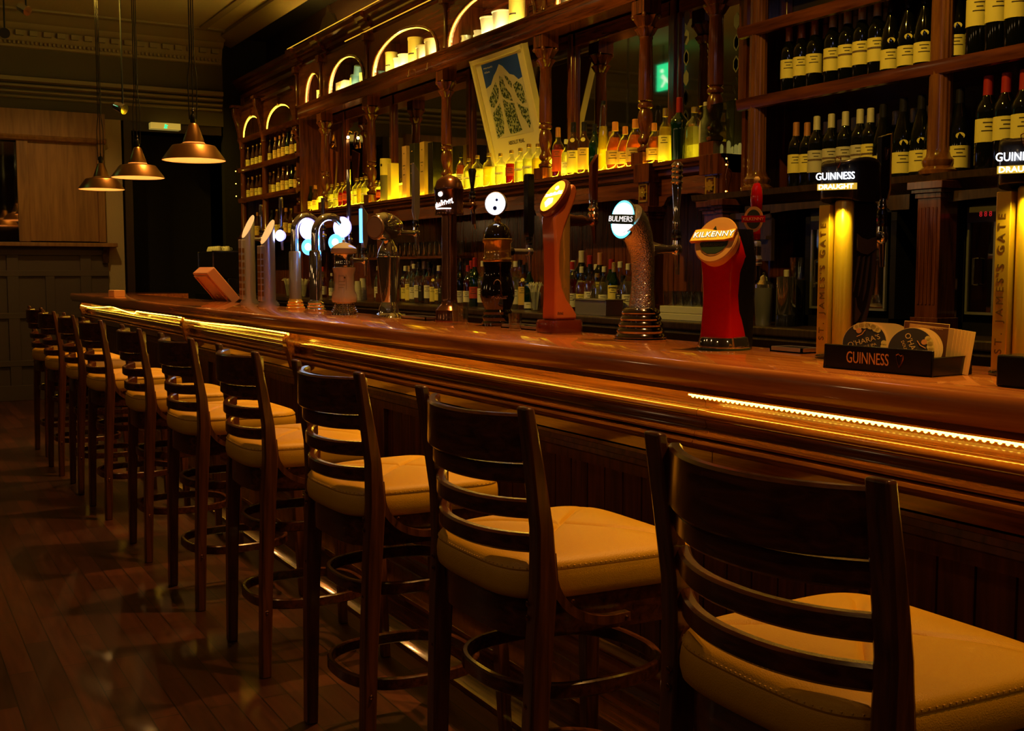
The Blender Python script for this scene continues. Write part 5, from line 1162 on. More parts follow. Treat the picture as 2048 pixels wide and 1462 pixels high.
# key: (profile, glass, liquid, label mat, label z0..z1, cap mat, cap length, extra)
KB = {
 'red_pale': ('wine', gdark, None, cream, 0.07, 0.155, capo, 0.06, 'dark wine bottle with copper capsule'),
 'white_pale': ('wine', gdark, None, cream, 0.06, 0.155, capc, 0.055, 'dark wine bottle with pale capsule'),
 'white_grey': ('wine', gdark, None, labw, 0.06, 0.155, capc, 0.055, 'dark wine bottle with grey label'),
 'burg': ('burg', gdark, None, cream, 0.02, 0.10, capb, 0.05, 'slope-shouldered black wine bottle'),
 'bigred': ('wine', gdark, None, cream, 0.09, 0.165, capr, 0.06, 'large dark wine bottle with red capsule'),
 'bigpale': ('wine', gdark, None, cream, 0.09, 0.175, capc, 0.06, 'large dark wine bottle with cream label'),
 'vodka': ('vodka', gclear, lclear, cream2, 0.085, 0.10, capg, 0.018, 'clear vodka bottle'),
 'vodkay': ('vodka', gclear, lyellow, None, 0.07, 0.11, capg, 0.018, 'yellow glowing vodka bottle'),
 'vodkar': ('vodka', gclear, lred, labred, 0.06, 0.12, capg, 0.018, 'red brown vodka bottle'),
 'redlab': ('tall', gclear, lred, labred, 0.04, 0.165, capo, 0.05, 'red liqueur bottle with framed red label'),
 'dkcream': ('tall', gbrown, None, cream, 0.02, 0.14, capb, 0.05, 'brown bottle with broad cream label'),
 'dkoval': ('tall', gbrown, None, labgold, 0.03, 0.15, capb, 0.045, 'brown bottle with golden label'),
 'green': ('tall', ggreen, None, cream2, 0.01, 0.05, capb, 0.04, 'green bottle with low label'),
 'greenr': ('tall', ggreen, None, labred, 0.05, 0.12, capr, 0.05, 'green bottle with red capsule'),
 'galliano': ('cone', gclear, lyellow, None, 0.1, 0.2, capb, 0.02, 'tall tapering yellow liqueur bottle'),
 'whiskyo': ('round', gclear, lamber, labgold, 0.03, 0.10, laborange, 0.04, 'round amber whiskey bottle with orange neck'),
 'whisky': ('tall', gclear, lamber, cream2, 0.04, 0.13, capb, 0.04, 'amber whiskey bottle with white label'),
 'whiskyw': ('tall', gclear, lamber, cream, 0.03, 0.12, capw, 0.035, 'amber whiskey bottle with white cap'),
 'jack': ('square', gclear, lamber, blacklab, 0.02, 0.13, capb, 0.035, 'square whiskey bottle with black label'),
 'rum': ('tall', gclear, lyellow, cream, 0.02, 0.15, capg, 0.04, 'yellow lit bottle with cream label'),
 'gin': ('gin', ggreen, None, laborange, 0.10, 0.14, capr, 0.08, 'tall dark green gin bottle with red cap'),
 'clearsq': ('square', gclear, lclear, None, 0.03, 0.10, capg, 0.02, 'clear square bottle with gold cap'),
 'white': ('tall', pm('white_bottle', (0.7, 0.66, 0.55), 0.3), None, None, 0, 0.1, capc, 0.03, 'white bottle with cork cap'),
 'clear': ('tall', gclear, lclear, cream2, 0.03, 0.12, capw, 0.03, 'clear spirit bottle with white cap'),
 'clearr': ('tall', gclear, lred, cream2, 0.03, 0.11, capr, 0.04, 'red spirit bottle with red cap'),
 'jameson': ('tall', ggreen, None, cream, 0.06, 0.165, capg, 0.05, 'green whiskey bottle with cream label'),
 'beer': ('beer', gbrown, None, cream, 0.01, 0.095, capg, 0.012, 'small brown bottle with cream label'),
 'beern': ('beer', gbrown, None, labgold, 0.015, 0.105, capo, 0.03, 'small brown bottle with golden label'),
 'beerb': ('beer', gdark, None, cream, 0.03, 0.10, capb, 0.02, 'small black bottle with pale label'),
 'pourer': ('tall', gdark, None, cream2, 0.02, 0.10, capb, 0.02, 'dark bottle with metal pourer'),
}
PROTO = {}
def make_bottle(key):
    pf, gm, lq, lm, z0, z1, cm, cl_, desc = KB[key]
    prof, lr = PR[pf]; H_ = prof[-1][1]; n = 18
    t = thing('wine_bottle' if 'wine' in desc else 'spirit_bottle', desc, 'bottle')
    build('glass_body', MB().lathe(prof, n if pf != 'square' else 24), gm, t)
    if lq:
        top = 0.72 * H_; ip = [(p[0] * 0.93,) + ((max(0.006, p[1]),) + tuple(p[2:])) for p in prof if p[1] < top]
        build('drink', MB().lathe(ip, n if pf != 'square' else 24), lq, t)
    if lm:
        a0, a1 = PI * 0.78, PI * 1.72
        if pf == 'square': l = build('label', MB().box(-lr - 0.0008, -lr, -0.03, 0.03, z0, z1).box(-0.03, 0.03, -lr - 0.0008, -lr, z0, z1), lm, t)
        else: l = build('label', MB().lathe([(lr, z0), (lr, z1)], 16, a0=a0, a1=a1), lm, t)
        m = MB(); zz = z1 - 0.015
        for w_ in ((0.5, 0.3, 0.62) if z1 - z0 > 0.05 else (0.4,)):
            if pf == 'square': m.box(-lr - 0.0014, -lr - 0.0008, -0.02 * w_ * 1.4, 0.02 * w_ * 1.4, zz, zz + 0.004)
            else: m.lathe([(lr + 0.0006, zz), (lr + 0.0006, zz + 0.0035)], 8, a0=PI * 1.24 - w_ * 0.9, a1=PI * 1.24 + w_ * 0.9)
            zz -= 0.013
        build('label_print', m, labink if lm is not blacklab else whitel, l)
        if key == 'burg': build('neck_label', MB().disc(0.016, 0, 0.001, 18, on_cyl(0.0385, PI * 1.25, 0.135) @ Matrix.Rotation(PI / 2, 4, 'Y') @ Matrix.Diagonal((0.75, 1, 1, 1))), cream, t)
        if key == 'dkcream' or key == 'dkoval': build('shoulder_label', MB().disc(0.013, 0, 0.001, 16, on_cyl(0.0300, PI * 1.25, 0.195) @ Matrix.Rotation(PI / 2 - 0.4, 4, 'Y')), cream, t)
        if key == 'white_pale' or key == 'white_grey': build('label_band', MB().lathe([(lr + 0.0007, z0 + 0.050), (lr + 0.0007, z0 + 0.058)], 12, a0=PI * 0.85, a1=PI * 1.62), pm('label_band_purple', (0.16, 0.10, 0.09), 0.5) if 'label_band_purple' not in MATS else MATS['label_band_purple'], l)
        if key == 'jameson': text('label_lettering', 'JAMESON', 0.0135, labink, l, Matrix.Identity(4)); wrap([c for c in l.children if c.name.startswith('label_lettering')][0], lr + 0.0008, PI * 1.24, z1 - 0.013)
    rn = prof[-1][0] + 0.0012
    build('capsule' if cl_ > 0.045 else 'cap', MB().lathe([(rn + 0.0008, H_ - cl_), (rn, H_ - cl_ * 0.5), (rn, H_ + 0.002), (rn * 0.8, H_ + 0.005)], 14), cm, t)
    if key == 'pourer': build('pour_spout', MB().tube([(0, 0, H_), (0, 0, H_ + 0.02), (-0.012, 0, H_ + 0.045)], [0.006, 0.004, 0.003], 8), chrome, t)
    return t
CNT = {}
def place(u, key, X_, z, where, s=1.0, v=350):
    kk = (key, where); CNT[kk] = CNT.get(kk, 0) + 1
    d = KB[key][8]; lab = '%s %s from left, %s' % (ORD[CNT[kk] - 1], d, where)
    y = along(u, X_, v); g = 'bottles ' + where
    if key not in PROTO:
        t = make_bottle(key); PROTO[key] = t; t.location = (X_, y, z); t['label'] = lab; t['group'] = g
        if s != 1.0: t.scale = (s, s, s)
        return t
    return dup(PROTO[key], (X_, y, z), random.uniform(-0.05, 0.05), lab, g, s if s != 1.0 else 1.0)
def row(items, X_, z, where, v=350):
    for it in items: place(it[0], it[1], X_, z, where, it[2] if len(it) > 2 else 1.0, v)
# wine, upper shelf
row([(1578, 'red_pale'), (1603, 'red_pale'), (1629, 'red_pale'), (1665, 'white_pale', 1.04), (1694, 'white_pale', 1.04), (1723, 'white_pale', 1.04), (1753, 'white_pale', 1.04), (1781, 'burg'), (1815, 'burg'), (1848, 'burg'), (1912, 'burg')], 3.76, 2.175, 'front row of upper wine shelf', 100)
row([(1600, 'red_pale'), (1626, 'red_pale'), (1652, 'red_pale'), (1683, 'white_pale', 1.02), (1712, 'white_pale', 1.02), (1741, 'white_pale', 1.02), (1772, 'white_pale', 1.02), (1806, 'burg'), (1838, 'burg')], 3.86, 2.175, 'back row of upper wine shelf', 100)
row([(1956, 'bigpale', 1.22), (1994, 'bigpale', 1.22), (2033, 'bigpale', 1.22), (2075, 'bigpale', 1.22)], 3.74, 2.175, 'upper shelf beyond fluted column', 60)
# wine, lower shelf
row([(1592, 'red_pale'), (1614, 'red_pale', 0.97), (1633, 'white_grey', 1.04), (1662, 'white_grey', 1.04), (1690, 'white_grey', 1.04), (1719, 'white_grey', 1.04), (1740, 'white_pale', 1.03), (1765, 'burg', 1.04), (1805, 'burg', 1.08), (1841, 'burg', 1.08), (1868, 'burg', 1.05), (1917, 'burg', 1.08)], 3.76, 1.735, 'front of lower wine shelf', 300)
row([(1652, 'white_pale'), (1680, 'white_pale'), (1708, 'white_pale'), (1735, 'white_pale'), (1758, 'white_pale'), (1790, 'white_pale'), (1826, 'white_pale'), (1856, 'white_pale')], 3.87, 1.735, 'rear of lower wine shelf', 300)
row([(1974, 'bigred', 1.18), (2010, 'bigred', 1.18), (2046, 'bigred', 1.18), (2085, 'bigred', 1.18)], 3.74, 1.735, 'lower shelf beyond fluted column', 260)
# far left shelves
row([(497, 'beer'), (507, 'beer'), (515, 'beer'), (523, 'beer'), (541, 'beer'), (552, 'beern', 1.05), (561, 'beern', 1.05), (569, 'beern', 1.1), (577, 'beerb', 1.1), (586, 'beern', 1.1), (596, 'beerb', 1.1)], 3.76, 2.515, 'far left top shelf', 320)
row([(498, 'beer'), (506, 'beern'), (515, 'beer'), (522, 'beer'), (541, 'beern'), (549, 'beer'), (559, 'beer', 1.1), (568, 'beern', 1.1), (577, 'beer', 1.1), (585, 'beerb', 1.1), (593, 'beern', 0.95)], 3.76, 2.175, 'far left middle shelf', 390)
row([(490, 'beer'), (497, 'beer'), (507, 'beerb'), (516, 'beern', 1.15), (528, 'beer', 1.15), (545, 'beerb', 1.15), (555, 'beer', 1.15), (565, 'beer', 1.15), (573, 'beern', 1.15), (583, 'beer', 1.1)], 3.76, 1.735, 'far left lower ledge', 470)
# mirror ledge
LW = 'mirror ledge'
XL_ = 3.80; ZL = 1.93
row([(614, 'greenr', 1.25), (622, 'beerb', 1.1), (631, 'beern', 1.1)], XL_, ZL, LW + ' before first column', 400)
row([(664, 'vodka'), (675, 'vodka'), (685, 'vodkar'), (694, 'vodkar', 1.05), (714, 'vodka', 1.05), (723, 'vodkay', 1.05), (732, 'vodka', 1.05), (752, 'vodka', 0.85), (760, 'vodkar', 0.8)], XL_, ZL, LW + ' left of gift boxes', 380)
row([(922, 'whisky'), (938, 'vodka', 0.98), (955, 'vodka', 1.02), (978, 'vodkay', 1.02)], 3.78, ZL, LW + ' left of poster', 330)
row([(1001, 'vodka', 0.93), (1023, 'vodkar', 0.96), (1041, 'vodka', 0.97), (1058, 'vodka', 1.04), (1076, 'vodkay', 1.0)], 3.76, ZL, LW + ' under poster', 330)
row([(1116, 'redlab', 1.08), (1132, 'clear', 0.8), (1147, 'dkcream', 1.12), (1168, 'dkoval', 1.08), (1189, 'green', 1.0), (1206, 'galliano', 0.96), (1230, 'whiskyo', 1.15), (1250, 'whiskyo', 1.0), (1270, 'whiskyo', 1.12), (1308, 'whiskyo', 0.95)], 3.77, ZL, LW + ' right of poster', 310)
row([(1330, 'rum', 1.02), (1358, 'gin', 1.12), (1388, 'clearsq', 1.15), (1411, 'white', 0.98)], 3.77, ZL, LW + ' by display case', 290)
# lower back counter
LB = 'back counter'
row([(647, 'clearr'), (664, 'clear', 0.8), (757, 'clear'), (768, 'whiskyw'), (811, 'whiskyw'), (819, 'rum'), (828, 'clear', 1.05), (838, 'whisky', 1.1), (849, 'jack', 1.1), (858, 'whisky', 1.1), (868, 'dkcream', 0.95), (878, 'whiskyw'), (888, 'jack')], 3.76, 1.10, LB + ' left of copper fount', 600)
row([(808, 'dkcream'), (826, 'whiskyw', 1.15), (838, 'green', 1.2), (849, 'white_grey', 1.1), (862, 'burg'), (874, 'dkoval')], 3.88, 1.10, LB + ', rear left', 590)
row([(921, 'pourer', 1.1), (936, 'clearr', 1.0), (950, 'greenr', 1.18), (966, 'clear', 1.1), (1031, 'clear', 1.08), (1047, 'dkoval', 1.0), (1059, 'green')], 3.74, 1.10, LB + ' by vase fount', 600)
row([(943, 'greenr', 1.12), (1024, 'rum', 1.1), (1040, 'whisky', 1.12), (1055, 'burg')], 3.86, 1.10, LB + ' rear, by vase fount', 600)
row([(1144, 'clearr', 1.05), (1163, 'whiskyw', 0.95), (1180, 'whisky'), (1194, 'clearsq', 1.0), (1208, 'clear', 0.95), (1228, 'jameson', 1.03), (1246, 'jack', 0.95), (1256, 'clear')], 3.76, 1.10, LB + ' right of orange fount', 600)
row([(1146, 'white_pale', 1.05), (1163, 'white_grey', 1.25), (1179, 'bigred', 1.15), (1192, 'clear'), (1200, 'red_pale', 1.2), (1222, 'greenr', 1.1), (1240, 'clear', 1.05)], 3.89, 1.10, LB + ' rear by orange fount', 590)
# straws, steel box, glasses on back counter and shelf
def straws(label, u, X_, z, s=1.0):
    t = thing('straw_glass', label, 'glass of straws', (X_, along(u, X_, 600), z))
    build('glass_wall', MB().lathe([(0.026, 0), (0.028, 0.004), (0.038, 0.12)], 18), gclear, t)
    m = MB(); R_ = random.Random(u)
    for k in range(34):
        a = R_.uniform(0, 2 * PI); r = R_.uniform(0.3, 1.0)
        m.tube([(0.015 * r * math.cos(a), 0.015 * r * math.sin(a), 0.006), (0.036 * r * math.cos(a), 0.036 * r * math.sin(a), 0.13), (0.055 * r * math.cos(a), 0.055 * r * math.sin(a), 0.165 + 0.02 * R_.random()), (0.07 * r * math.cos(a), 0.07 * r * math.sin(a), 0.160)], 0.0022, 5)
    build('straw_bundle', m, whitep, t)['kind'] = 'stuff'
straws('glass of bendy straws left of the orange fount', 1071, 3.66, 1.10, 1)
straws('glass of straws left of the brass ringed arched fount', 577, 3.66, 1.10)
straws('glass of straws between the two arched chrome founts', 608, 3.66, 1.10)
def cups(label, u, X_, z, n):
    t = thing('cup_stack', label, 'paper cups', (X_, along(u, X_, 600), z))
    build('stacked_cups', MB().lathe(sum([[(0.036 - 0.0006 * k, 0.012 * k), (0.039 - 0.0006 * k, 0.012 * k + 0.002), (0.036 - 0.0006 * k, 0.012 * k + 0.004)] for k in range(n)], []) + [(0.025, 0.012 * n + 0.07)], 20), whitep, t)
cups('stack of white cups right of the white ceramic fount', 716, 3.70, 1.10, 8)
cups('stack of white cups behind the white ceramic fount', 726, 3.78, 1.10, 10)
t = thing('steel_container', 'steel box on the back counter right of the orange fount', 'container', (3.58, along(1180, 3.58, 610), 1.10))
build('box', MB().box(0, 0.12, -0.16, 0.16, 0, 0.085), steel, t, bevel=0.003); build('rim', MB().box(-0.01, 0.13, -0.17, 0.17, 0.085, 0.093), steel, t, bevel=0.002)
t = thing('white_tray_stack', 'two stacked white trays holding glasses, left of the red fount', 'trays', (3.58, along(1362, 3.58, 630), 1.10))
build('tray', MB().box(0, 0.16, -0.19, 0.19, 0, 0.035), whitep, t, bevel=0.003); build('tray', MB().box(0.004, 0.156, -0.186, 0.186, 0.037, 0.072), whitep, t, bevel=0.003)
for i in range(10): tumbler('small %s row glass upside down on the white trays, %s from the right' % (('front', 'back')[i % 2], ORD[i // 2]), 3.62 + 0.075 * (i % 2), along(1362, 3.58, 630) - 0.15 + 0.075 * (i // 2), 1.172, 0.85, 'glasses on the white trays')
t = thing('cocktail_shaker', 'steel cocktail shaker with domed lid right of the red fount', 'shaker', (3.60, along(1527, 3.60, 600), 1.10), 0, 'steel bar ware')
build('cup_body', MB().lathe([(0.034, 0), (0.036, 0.006), (0.044, 0.16), (0.046, 0.175)], 24), steel, t); build('lid', MB().lathe([(0.046, 0.175), (0.044, 0.19), (0.026, 0.205), (0.022, 0.21), (0.018, 0.225), (0.006, 0.235), (0.008, 0.242), (0, 0.248)], 24), chrome, t)
t = thing('steel_flask', 'shiny steel canister with pale stopper right of the shaker', 'canister', (3.62, along(1572, 3.62, 600), 1.10), 0)
build('canister_body', MB().lathe([(0.042, 0), (0.045, 0.03), (0.045, 0.225), (0.04, 0.228)], 28), chrome, t); build('black_base', MB().lathe([(0.047, 0), (0.047, 0.05), (0.045, 0.055)], 28), blackp, t); build('stopper', MB().lathe([(0.012, 0.226), (0.013, 0.255), (0.010, 0.258)], 14), capc, t)
t = thing('water_glass', 'tall clear glass standing behind the steel canister', 'glass', (3.72, along(1592, 3.72, 560), 1.10), 0)
build('black_canister', MB().lathe([(0.042, 0), (0.042, 0.21), (0.04, 0.212)], 24), blackp, t); build('glass_wall', MB().lathe([(0.026, 0.212), (0.034, 0.315), (0.032, 0.315), (0.024, 0.218)], 20), gclear, t)
# glass shelf in the left recess with upturned glasses
gs = thing('glass_shelf', 'shelf of glasses in the recess below the mirror ledge', 'shelf', (3.86, along(840, 3.86, 480), 1.47))
ga, gb = along(905, 3.80, 480), along(700, 3.80, 480); gc_ = along(840, 3.86, 480)
build('shelf_board', MB().box(-0.11, 0.11, ga - gc_, gb - gc_, -0.02, 0.0), mahog, gs)
k = 0; y = ga + 0.05
while y < gb - 0.04:
    for j in range(2): tumbler('%s upturned glass from the right, %s row of the recess shelf' % ((ORD + ['twenty-%s' % o for o in ORD])[k], ('front', 'back')[j]), 3.79 + 0.09 * j, y, 1.4705, 1.25, 'glasses on the recess shelf')
    y += 0.095; k += 1

# gift boxes on the ledge
def gift(label, u, h, w_, mt, X_=3.78, band=None, cyl=False, v=320):
    t = thing('gift_box', label, 'gift box', (X_, along(u, X_, v), ZL), 0.0, 'whiskey gift boxes on the ledge')
    if cyl: b = build('tube', MB().lathe([(w_, 0), (w_, h * 0.62)], 28), MATS['tin_dark'] if 'tin_dark' in MATS else pm('tin_dark', (0.16, 0.15, 0.09), 0.35), t); build('tube_lid', MB().lathe([(w_ + 0.001, h * 0.62), (w_ + 0.001, h), (w_ * 0.95, h + 0.002)], 28), cream, t); build('round_mark', MB().disc(0.012, 0, 0.001, 16, on_cyl(w_ + 0.001, PI * 1.1, h * 0.85) @ Matrix.Rotation(PI / 2, 4, 'Y')), labink, t)
    else:
        b = build('carton', MB().box(-w_, w_, -w_, w_, 0, h), mt, t, bevel=0.002)
        for k, z in enumerate((0.85, 0.62, 0.56, 0.45)[: (4 if band else 0)]): build('printed_mark', MB().box(-w_ - 0.0008, -w_, -w_ * (0.25, 0.6, 0.2, 0.5)[k], w_ * (0.25, 0.6, 0.2, 0.5)[k], h * z, h * z + 0.006), band, b)
tin = None
gift('round tin with cream lid, right of the second column', 771, 0.36, 0.046, cream, cyl=True)
gift('glowing yellow narrow carton beside the round tin', 786, 0.31, 0.036, pm('yellow_carton', (0.85, 0.68, 0.2), 0.5), band=labgold)
gift('small squat cream carton between two taller boxes', 806, 0.12, 0.028, cream)
gift('tall salmon carton with printed marks', 817, 0.42, 0.040, pm('salmon_carton', (0.6, 0.36, 0.2), 0.5), band=labink)
gift('tall black carton left of the golden one', 834, 0.425, 0.044, blacklab, band=orangel)
gift('tall golden brown carton with dark oval', 853, 0.42, 0.040, pm('golden_carton', (0.55, 0.36, 0.12), 0.5), band=labink)
gift('tall black carton next to the third column', 871, 0.40, 0.044, blackp)
# display case at the right end of the ledge
t = thing('display_case', 'small glass display case of miniature candles on the ledge end', 'display case', (3.80, along(1458, 3.80, 290), ZL))
h_ = 0.13
build('glass_box', MB().box(-0.08, 0.10, -h_, -h_ + 0.003, 0, 0.26).box(-0.08, -0.077, -h_, h_, 0, 0.26).box(-0.08, 0.10, -h_, h_, 0.257, 0.26), pane, t)
build('case_back', MB().box(0.09, 0.10, -h_, h_, 0, 0.26), pm('case_grey', (0.2, 0.2, 0.16), 0.4), t)
for k in range(8): build('miniature', MB().lathe([(0.010, 0.002), (0.010, 0.04 + 0.012 * (k % 3)), (0.004, 0.05 + 0.012 * (k % 3))], 10, Matrix.Translation((-0.04 + 0.05 * (k % 2), -0.10 + 0.028 * k, 0))), pm('mini_cream', (0.9, 0.8, 0.4), 0.4, emit=(1, 0.7, 0.15), es=0.5) if 'mini_cream' not in MATS else MATS['mini_cream'], t)
# framed ski poster leaning forward over the bottles
t = thing('framed_poster', 'cream framed ski mountain poster leaning over the bottles on the ledge', 'poster', (3.93, 6.72, ZL + 0.01))
ln = math.atan2(0.225, 0.87); T = Matrix.Rotation(-ln, 4, 'Y') @ frame((0, -1, 0), (0, 0, 1), (0, 0, 0))
HW, HH = 0.365, 0.90
fr = pm('cream_frame', (0.88, 0.80, 0.50), 0.4); matb = pm('poster_mat', (0.88, 0.83, 0.58), 0.6)
m = MB()
for a in ((-HW, -HW + 0.03, 0, HH), (HW - 0.03, HW, 0, HH), (-HW, HW, 0, 0.03), (-HW, HW, HH - 0.03, HH)): m.box(a[0], a[1], a[2], a[3], -0.01, 0.035, T)
build('frame', m, fr, t, bevel=0.002)
build('mat_board', MB().box(-HW + 0.02, HW - 0.02, 0.02, HH - 0.02, 0.0, 0.012, T), matb, t)
pw, p0, p1 = 0.25, 0.345, 0.855
PS = lambda P: [(x * 1.16, 0.345 + (y - 0.17) * 0.83) for x, y in P]
PM = lambda P: [(x, 0.345 + (y - 0.275) * 0.905) for x, y in P]
pr_ = build('print_sky', MB().box(-pw, pw, 0.60, p1, 0.012, 0.0135, T), blue_t, t)
snow = pm('snow_print', (0.72, 0.70, 0.60), 0.6)
build('print_mountain', MB().prism(PM([(-pw, 0.275), (-pw, 0.66), (-0.17, 0.68), (-0.11, 0.735), (-0.06, 0.765), (-0.01, 0.805), (0.03, 0.785), (0.10, 0.715), (0.15, 0.70), (0.20, 0.66), (pw, 0.67), (pw, 0.275)]), 'z', 0.0135, 0.0142, False, T), snow, t)
def tree_mat():
    m, nt, b = nm('forest_print'); tc = nt.nodes.new('ShaderNodeTexCoord'); nz = nt.nodes.new('ShaderNodeTexVoronoi'); nz.inputs['Scale'].default_value = 60
    cr = nt.nodes.new('ShaderNodeValToRGB'); cr.color_ramp.elements[0].position = 0.42; cr.color_ramp.elements[0].color = (0.012, 0.05, 0.02, 1); cr.color_ramp.elements[1].position = 0.62; cr.color_ramp.elements[1].color = (0.45, 0.5, 0.38, 1)
    nt.links.new(tc.outputs['Object'], nz.inputs['Vector']); nt.links.new(nz.outputs['Distance'], cr.inputs[0]); nt.links.new(cr.outputs[0], b.inputs['Base Color']); b.inputs['Roughness'].default_value = 0.6
    return m
tm = tree_mat(); m = MB()
for P in ([(-0.05, 0.60), (-0.03, 0.66), (0.0, 0.64), (0.01, 0.56), (0.05, 0.50), (0.06, 0.44), (0.0, 0.46), (-0.05, 0.50)],
          [(-0.05, 0.48), (0.0, 0.44), (0.07, 0.42), (0.075, 0.30), (0.095, 0.20), (0.05, 0.19), (-0.02, 0.185), (-0.045, 0.19), (-0.06, 0.30)],
          [(-0.205, 0.50), (-0.15, 0.56), (-0.09, 0.62), (-0.07, 0.56), (-0.10, 0.48), (-0.17, 0.42), (-0.205, 0.44)],
          [(-0.20, 0.38), (-0.14, 0.42), (-0.09, 0.45), (-0.09, 0.30), (-0.12, 0.20), (-0.205, 0.10 + 0.07)],
          [(0.10, 0.56), (0.15, 0.58), (0.20, 0.54), (0.205, 0.40), (0.16, 0.40), (0.12, 0.46)],
          [(0.10, 0.42), (0.15, 0.38), (0.205, 0.36), (0.205, 0.24), (0.18, 0.20), (0.16, 0.26), (0.13, 0.30)],
          [(0.02, 0.66), (0.05, 0.64), (0.09, 0.58), (0.08, 0.54), (0.05, 0.58)]):
    m.prism(PS(P), 'z', 0.0142, 0.0148, False, T)
build('print_forest', m, tm, t)
text('caption_lettering', 'ABSOLUT PEAK.', 0.036, labink, t, T @ Matrix.Translation((0.0, 0.300, 0.0125)), 0.0006, sx=0.85, fat=0.0006)
strokes('corner_lettering', 0.12, 0.014, whitel, t, T @ Matrix.Translation((-0.165, 0.825, 0.0136)), 11, 0.0006)
strokes('corner_lettering', 0.07, 0.014, whitel, t, T @ Matrix.Translation((-0.19, 0.797, 0.0136)), 12, 0.0006)

# cups, tins and jars in the arched niches
def niche(label, kind, yy, s=1.0, X_=3.80, cat='cup'):
    t = thing('lidded_tin' if kind == 'tin' else 'storage_tub' if kind == 'tub' else 'paper_cup' if kind == 'cup' else kind, label, cat, (X_, yy, 2.955), 0, 'things in the arched niches')
    if kind == 'cup': build('cup_wall', MB().lathe([(0.045 * s, 0), (0.058 * s, 0.11 * s), (0.061 * s, 0.112 * s), (0.061 * s, 0.118 * s)], 24), whitep, t)
    if kind == 'tub': build('tub_wall', MB().lathe([(0.062 * s, 0), (0.066 * s, 0.10 * s)], 24), whitep, t); build('tub_lid', MB().lathe([(0.07 * s, 0.10 * s), (0.07 * s, 0.115 * s), (0.05 * s, 0.118 * s)], 24), cream2, t)
    if kind == 'tin': build('tin_wall', MB().lathe([(0.052 * s, 0), (0.052 * s, 0.19 * s)], 24), cream, t); build('tin_lid', MB().lathe([(0.055 * s, 0.19 * s), (0.055 * s, 0.205 * s), (0.04 * s, 0.208 * s)], 24), cream, t); build('printed_line', MB().lathe([(0.0525 * s, 0.085 * s), (0.0525 * s, 0.095 * s)], 8, a0=PI * 0.95, a1=PI * 1.3), labink, t)
    if kind == 'carton': build('carton_wall', MB().box(-0.05, 0.05, -0.10 * s, 0.10 * s, 0, 0.11), whitep, t, bevel=0.004); build('carton_mark', MB().prism([(-0.03, 0.08), (0.03, 0.08), (0, 0.04)], 'x', -0.0512, -0.05), labgold, t)
    if kind == 'boot': build('boot_body', MB().lathe([(0.055, 0), (0.055, 0.12), (0.05, 0.13)], 22), pm('blue_ware', (0.12, 0.28, 0.42), 0.4), t); build('boot_top', MB().lathe([(0.045, 0.12), (0.045, 0.20), (0.03, 0.21)], 20, Matrix.Translation((0.0, -0.02, 0)) @ Matrix.Rotation(0.25, 4, 'X')), MATS['blue_ware'], t); build('boot_print', MB().box(-0.057, -0.056, -0.02, 0.02, 0.04, 0.10), cream, t)
    if kind == 'jug': build('jug_body', MB().lathe([(0.03, 0), (0.045, 0.03), (0.035, 0.07), (0.04, 0.09)], 20), steel, t); build('jug_handle', MB().tube([(0, 0.04, 0.08), (0, 0.08, 0.07), (0, 0.07, 0.03), (0, 0.042, 0.03)], 0.005, 6), steel, t)
    return t
nY = lambda u, v=120: along(u, 3.80, v)
niche('white carton in the second arched niche from the left', 'carton', nY(690, 180), 1.1, cat='carton')
niche('blue boot-shaped vessel in the second arched niche', 'boot', nY(713, 170), 1, cat='vessel')
niche('small yellow tin at the right of the second arched niche', 'tin', nY(726, 165), 0.6, cat='tin')
niche('yellow tin in the smallest far left arched niche', 'tin', nY(640, 200), 0.6, cat='tin')
niche('left tall lidded tin in the third arched niche', 'tin', nY(783, 140), 0.95, cat='tin')
niche('white cup right of the first tall tin in the third niche', 'cup', nY(801, 140), 1.0)
niche('second white cup in the third arched niche', 'cup', nY(812, 138), 1.1)
niche('tall lidded tin in the middle of the third arched niche', 'tin', nY(831, 130), 1.12, cat='tin')
niche('white tub right of the tall tin in the third niche', 'tub', nY(852, 125), 1.15, cat='tub')
niche('white tub at the right end of the third niche', 'tub', nY(872, 122), 1.3, cat='tub')
niche('blue bowl at the left end of the third niche', 'boot', nY(757, 150), 1, cat='bowl').scale = (0.9, 0.9, 0.4)
niche('small steel jug in the fourth arched niche', 'jug', nY(932, 95), 1.0, cat='jug')
niche('steel bowl left of the jug in the fourth niche', 'jug', nY(958, 85), 1.1, cat='bowl')
niche('left white tub with flared rim in the fourth niche', 'cup', nY(981, 75), 1.25)
niche('middle white tub in the fourth niche', 'cup', nY(1006, 65), 1.3)
niche('tall cream tin in the fourth arched niche', 'tin', nY(1034, 55), 1.05, cat='tin')
niche('white box at the left of the fifth niche, cut by the top edge', 'carton', nY(1150, 5), 1.0, cat='carton')
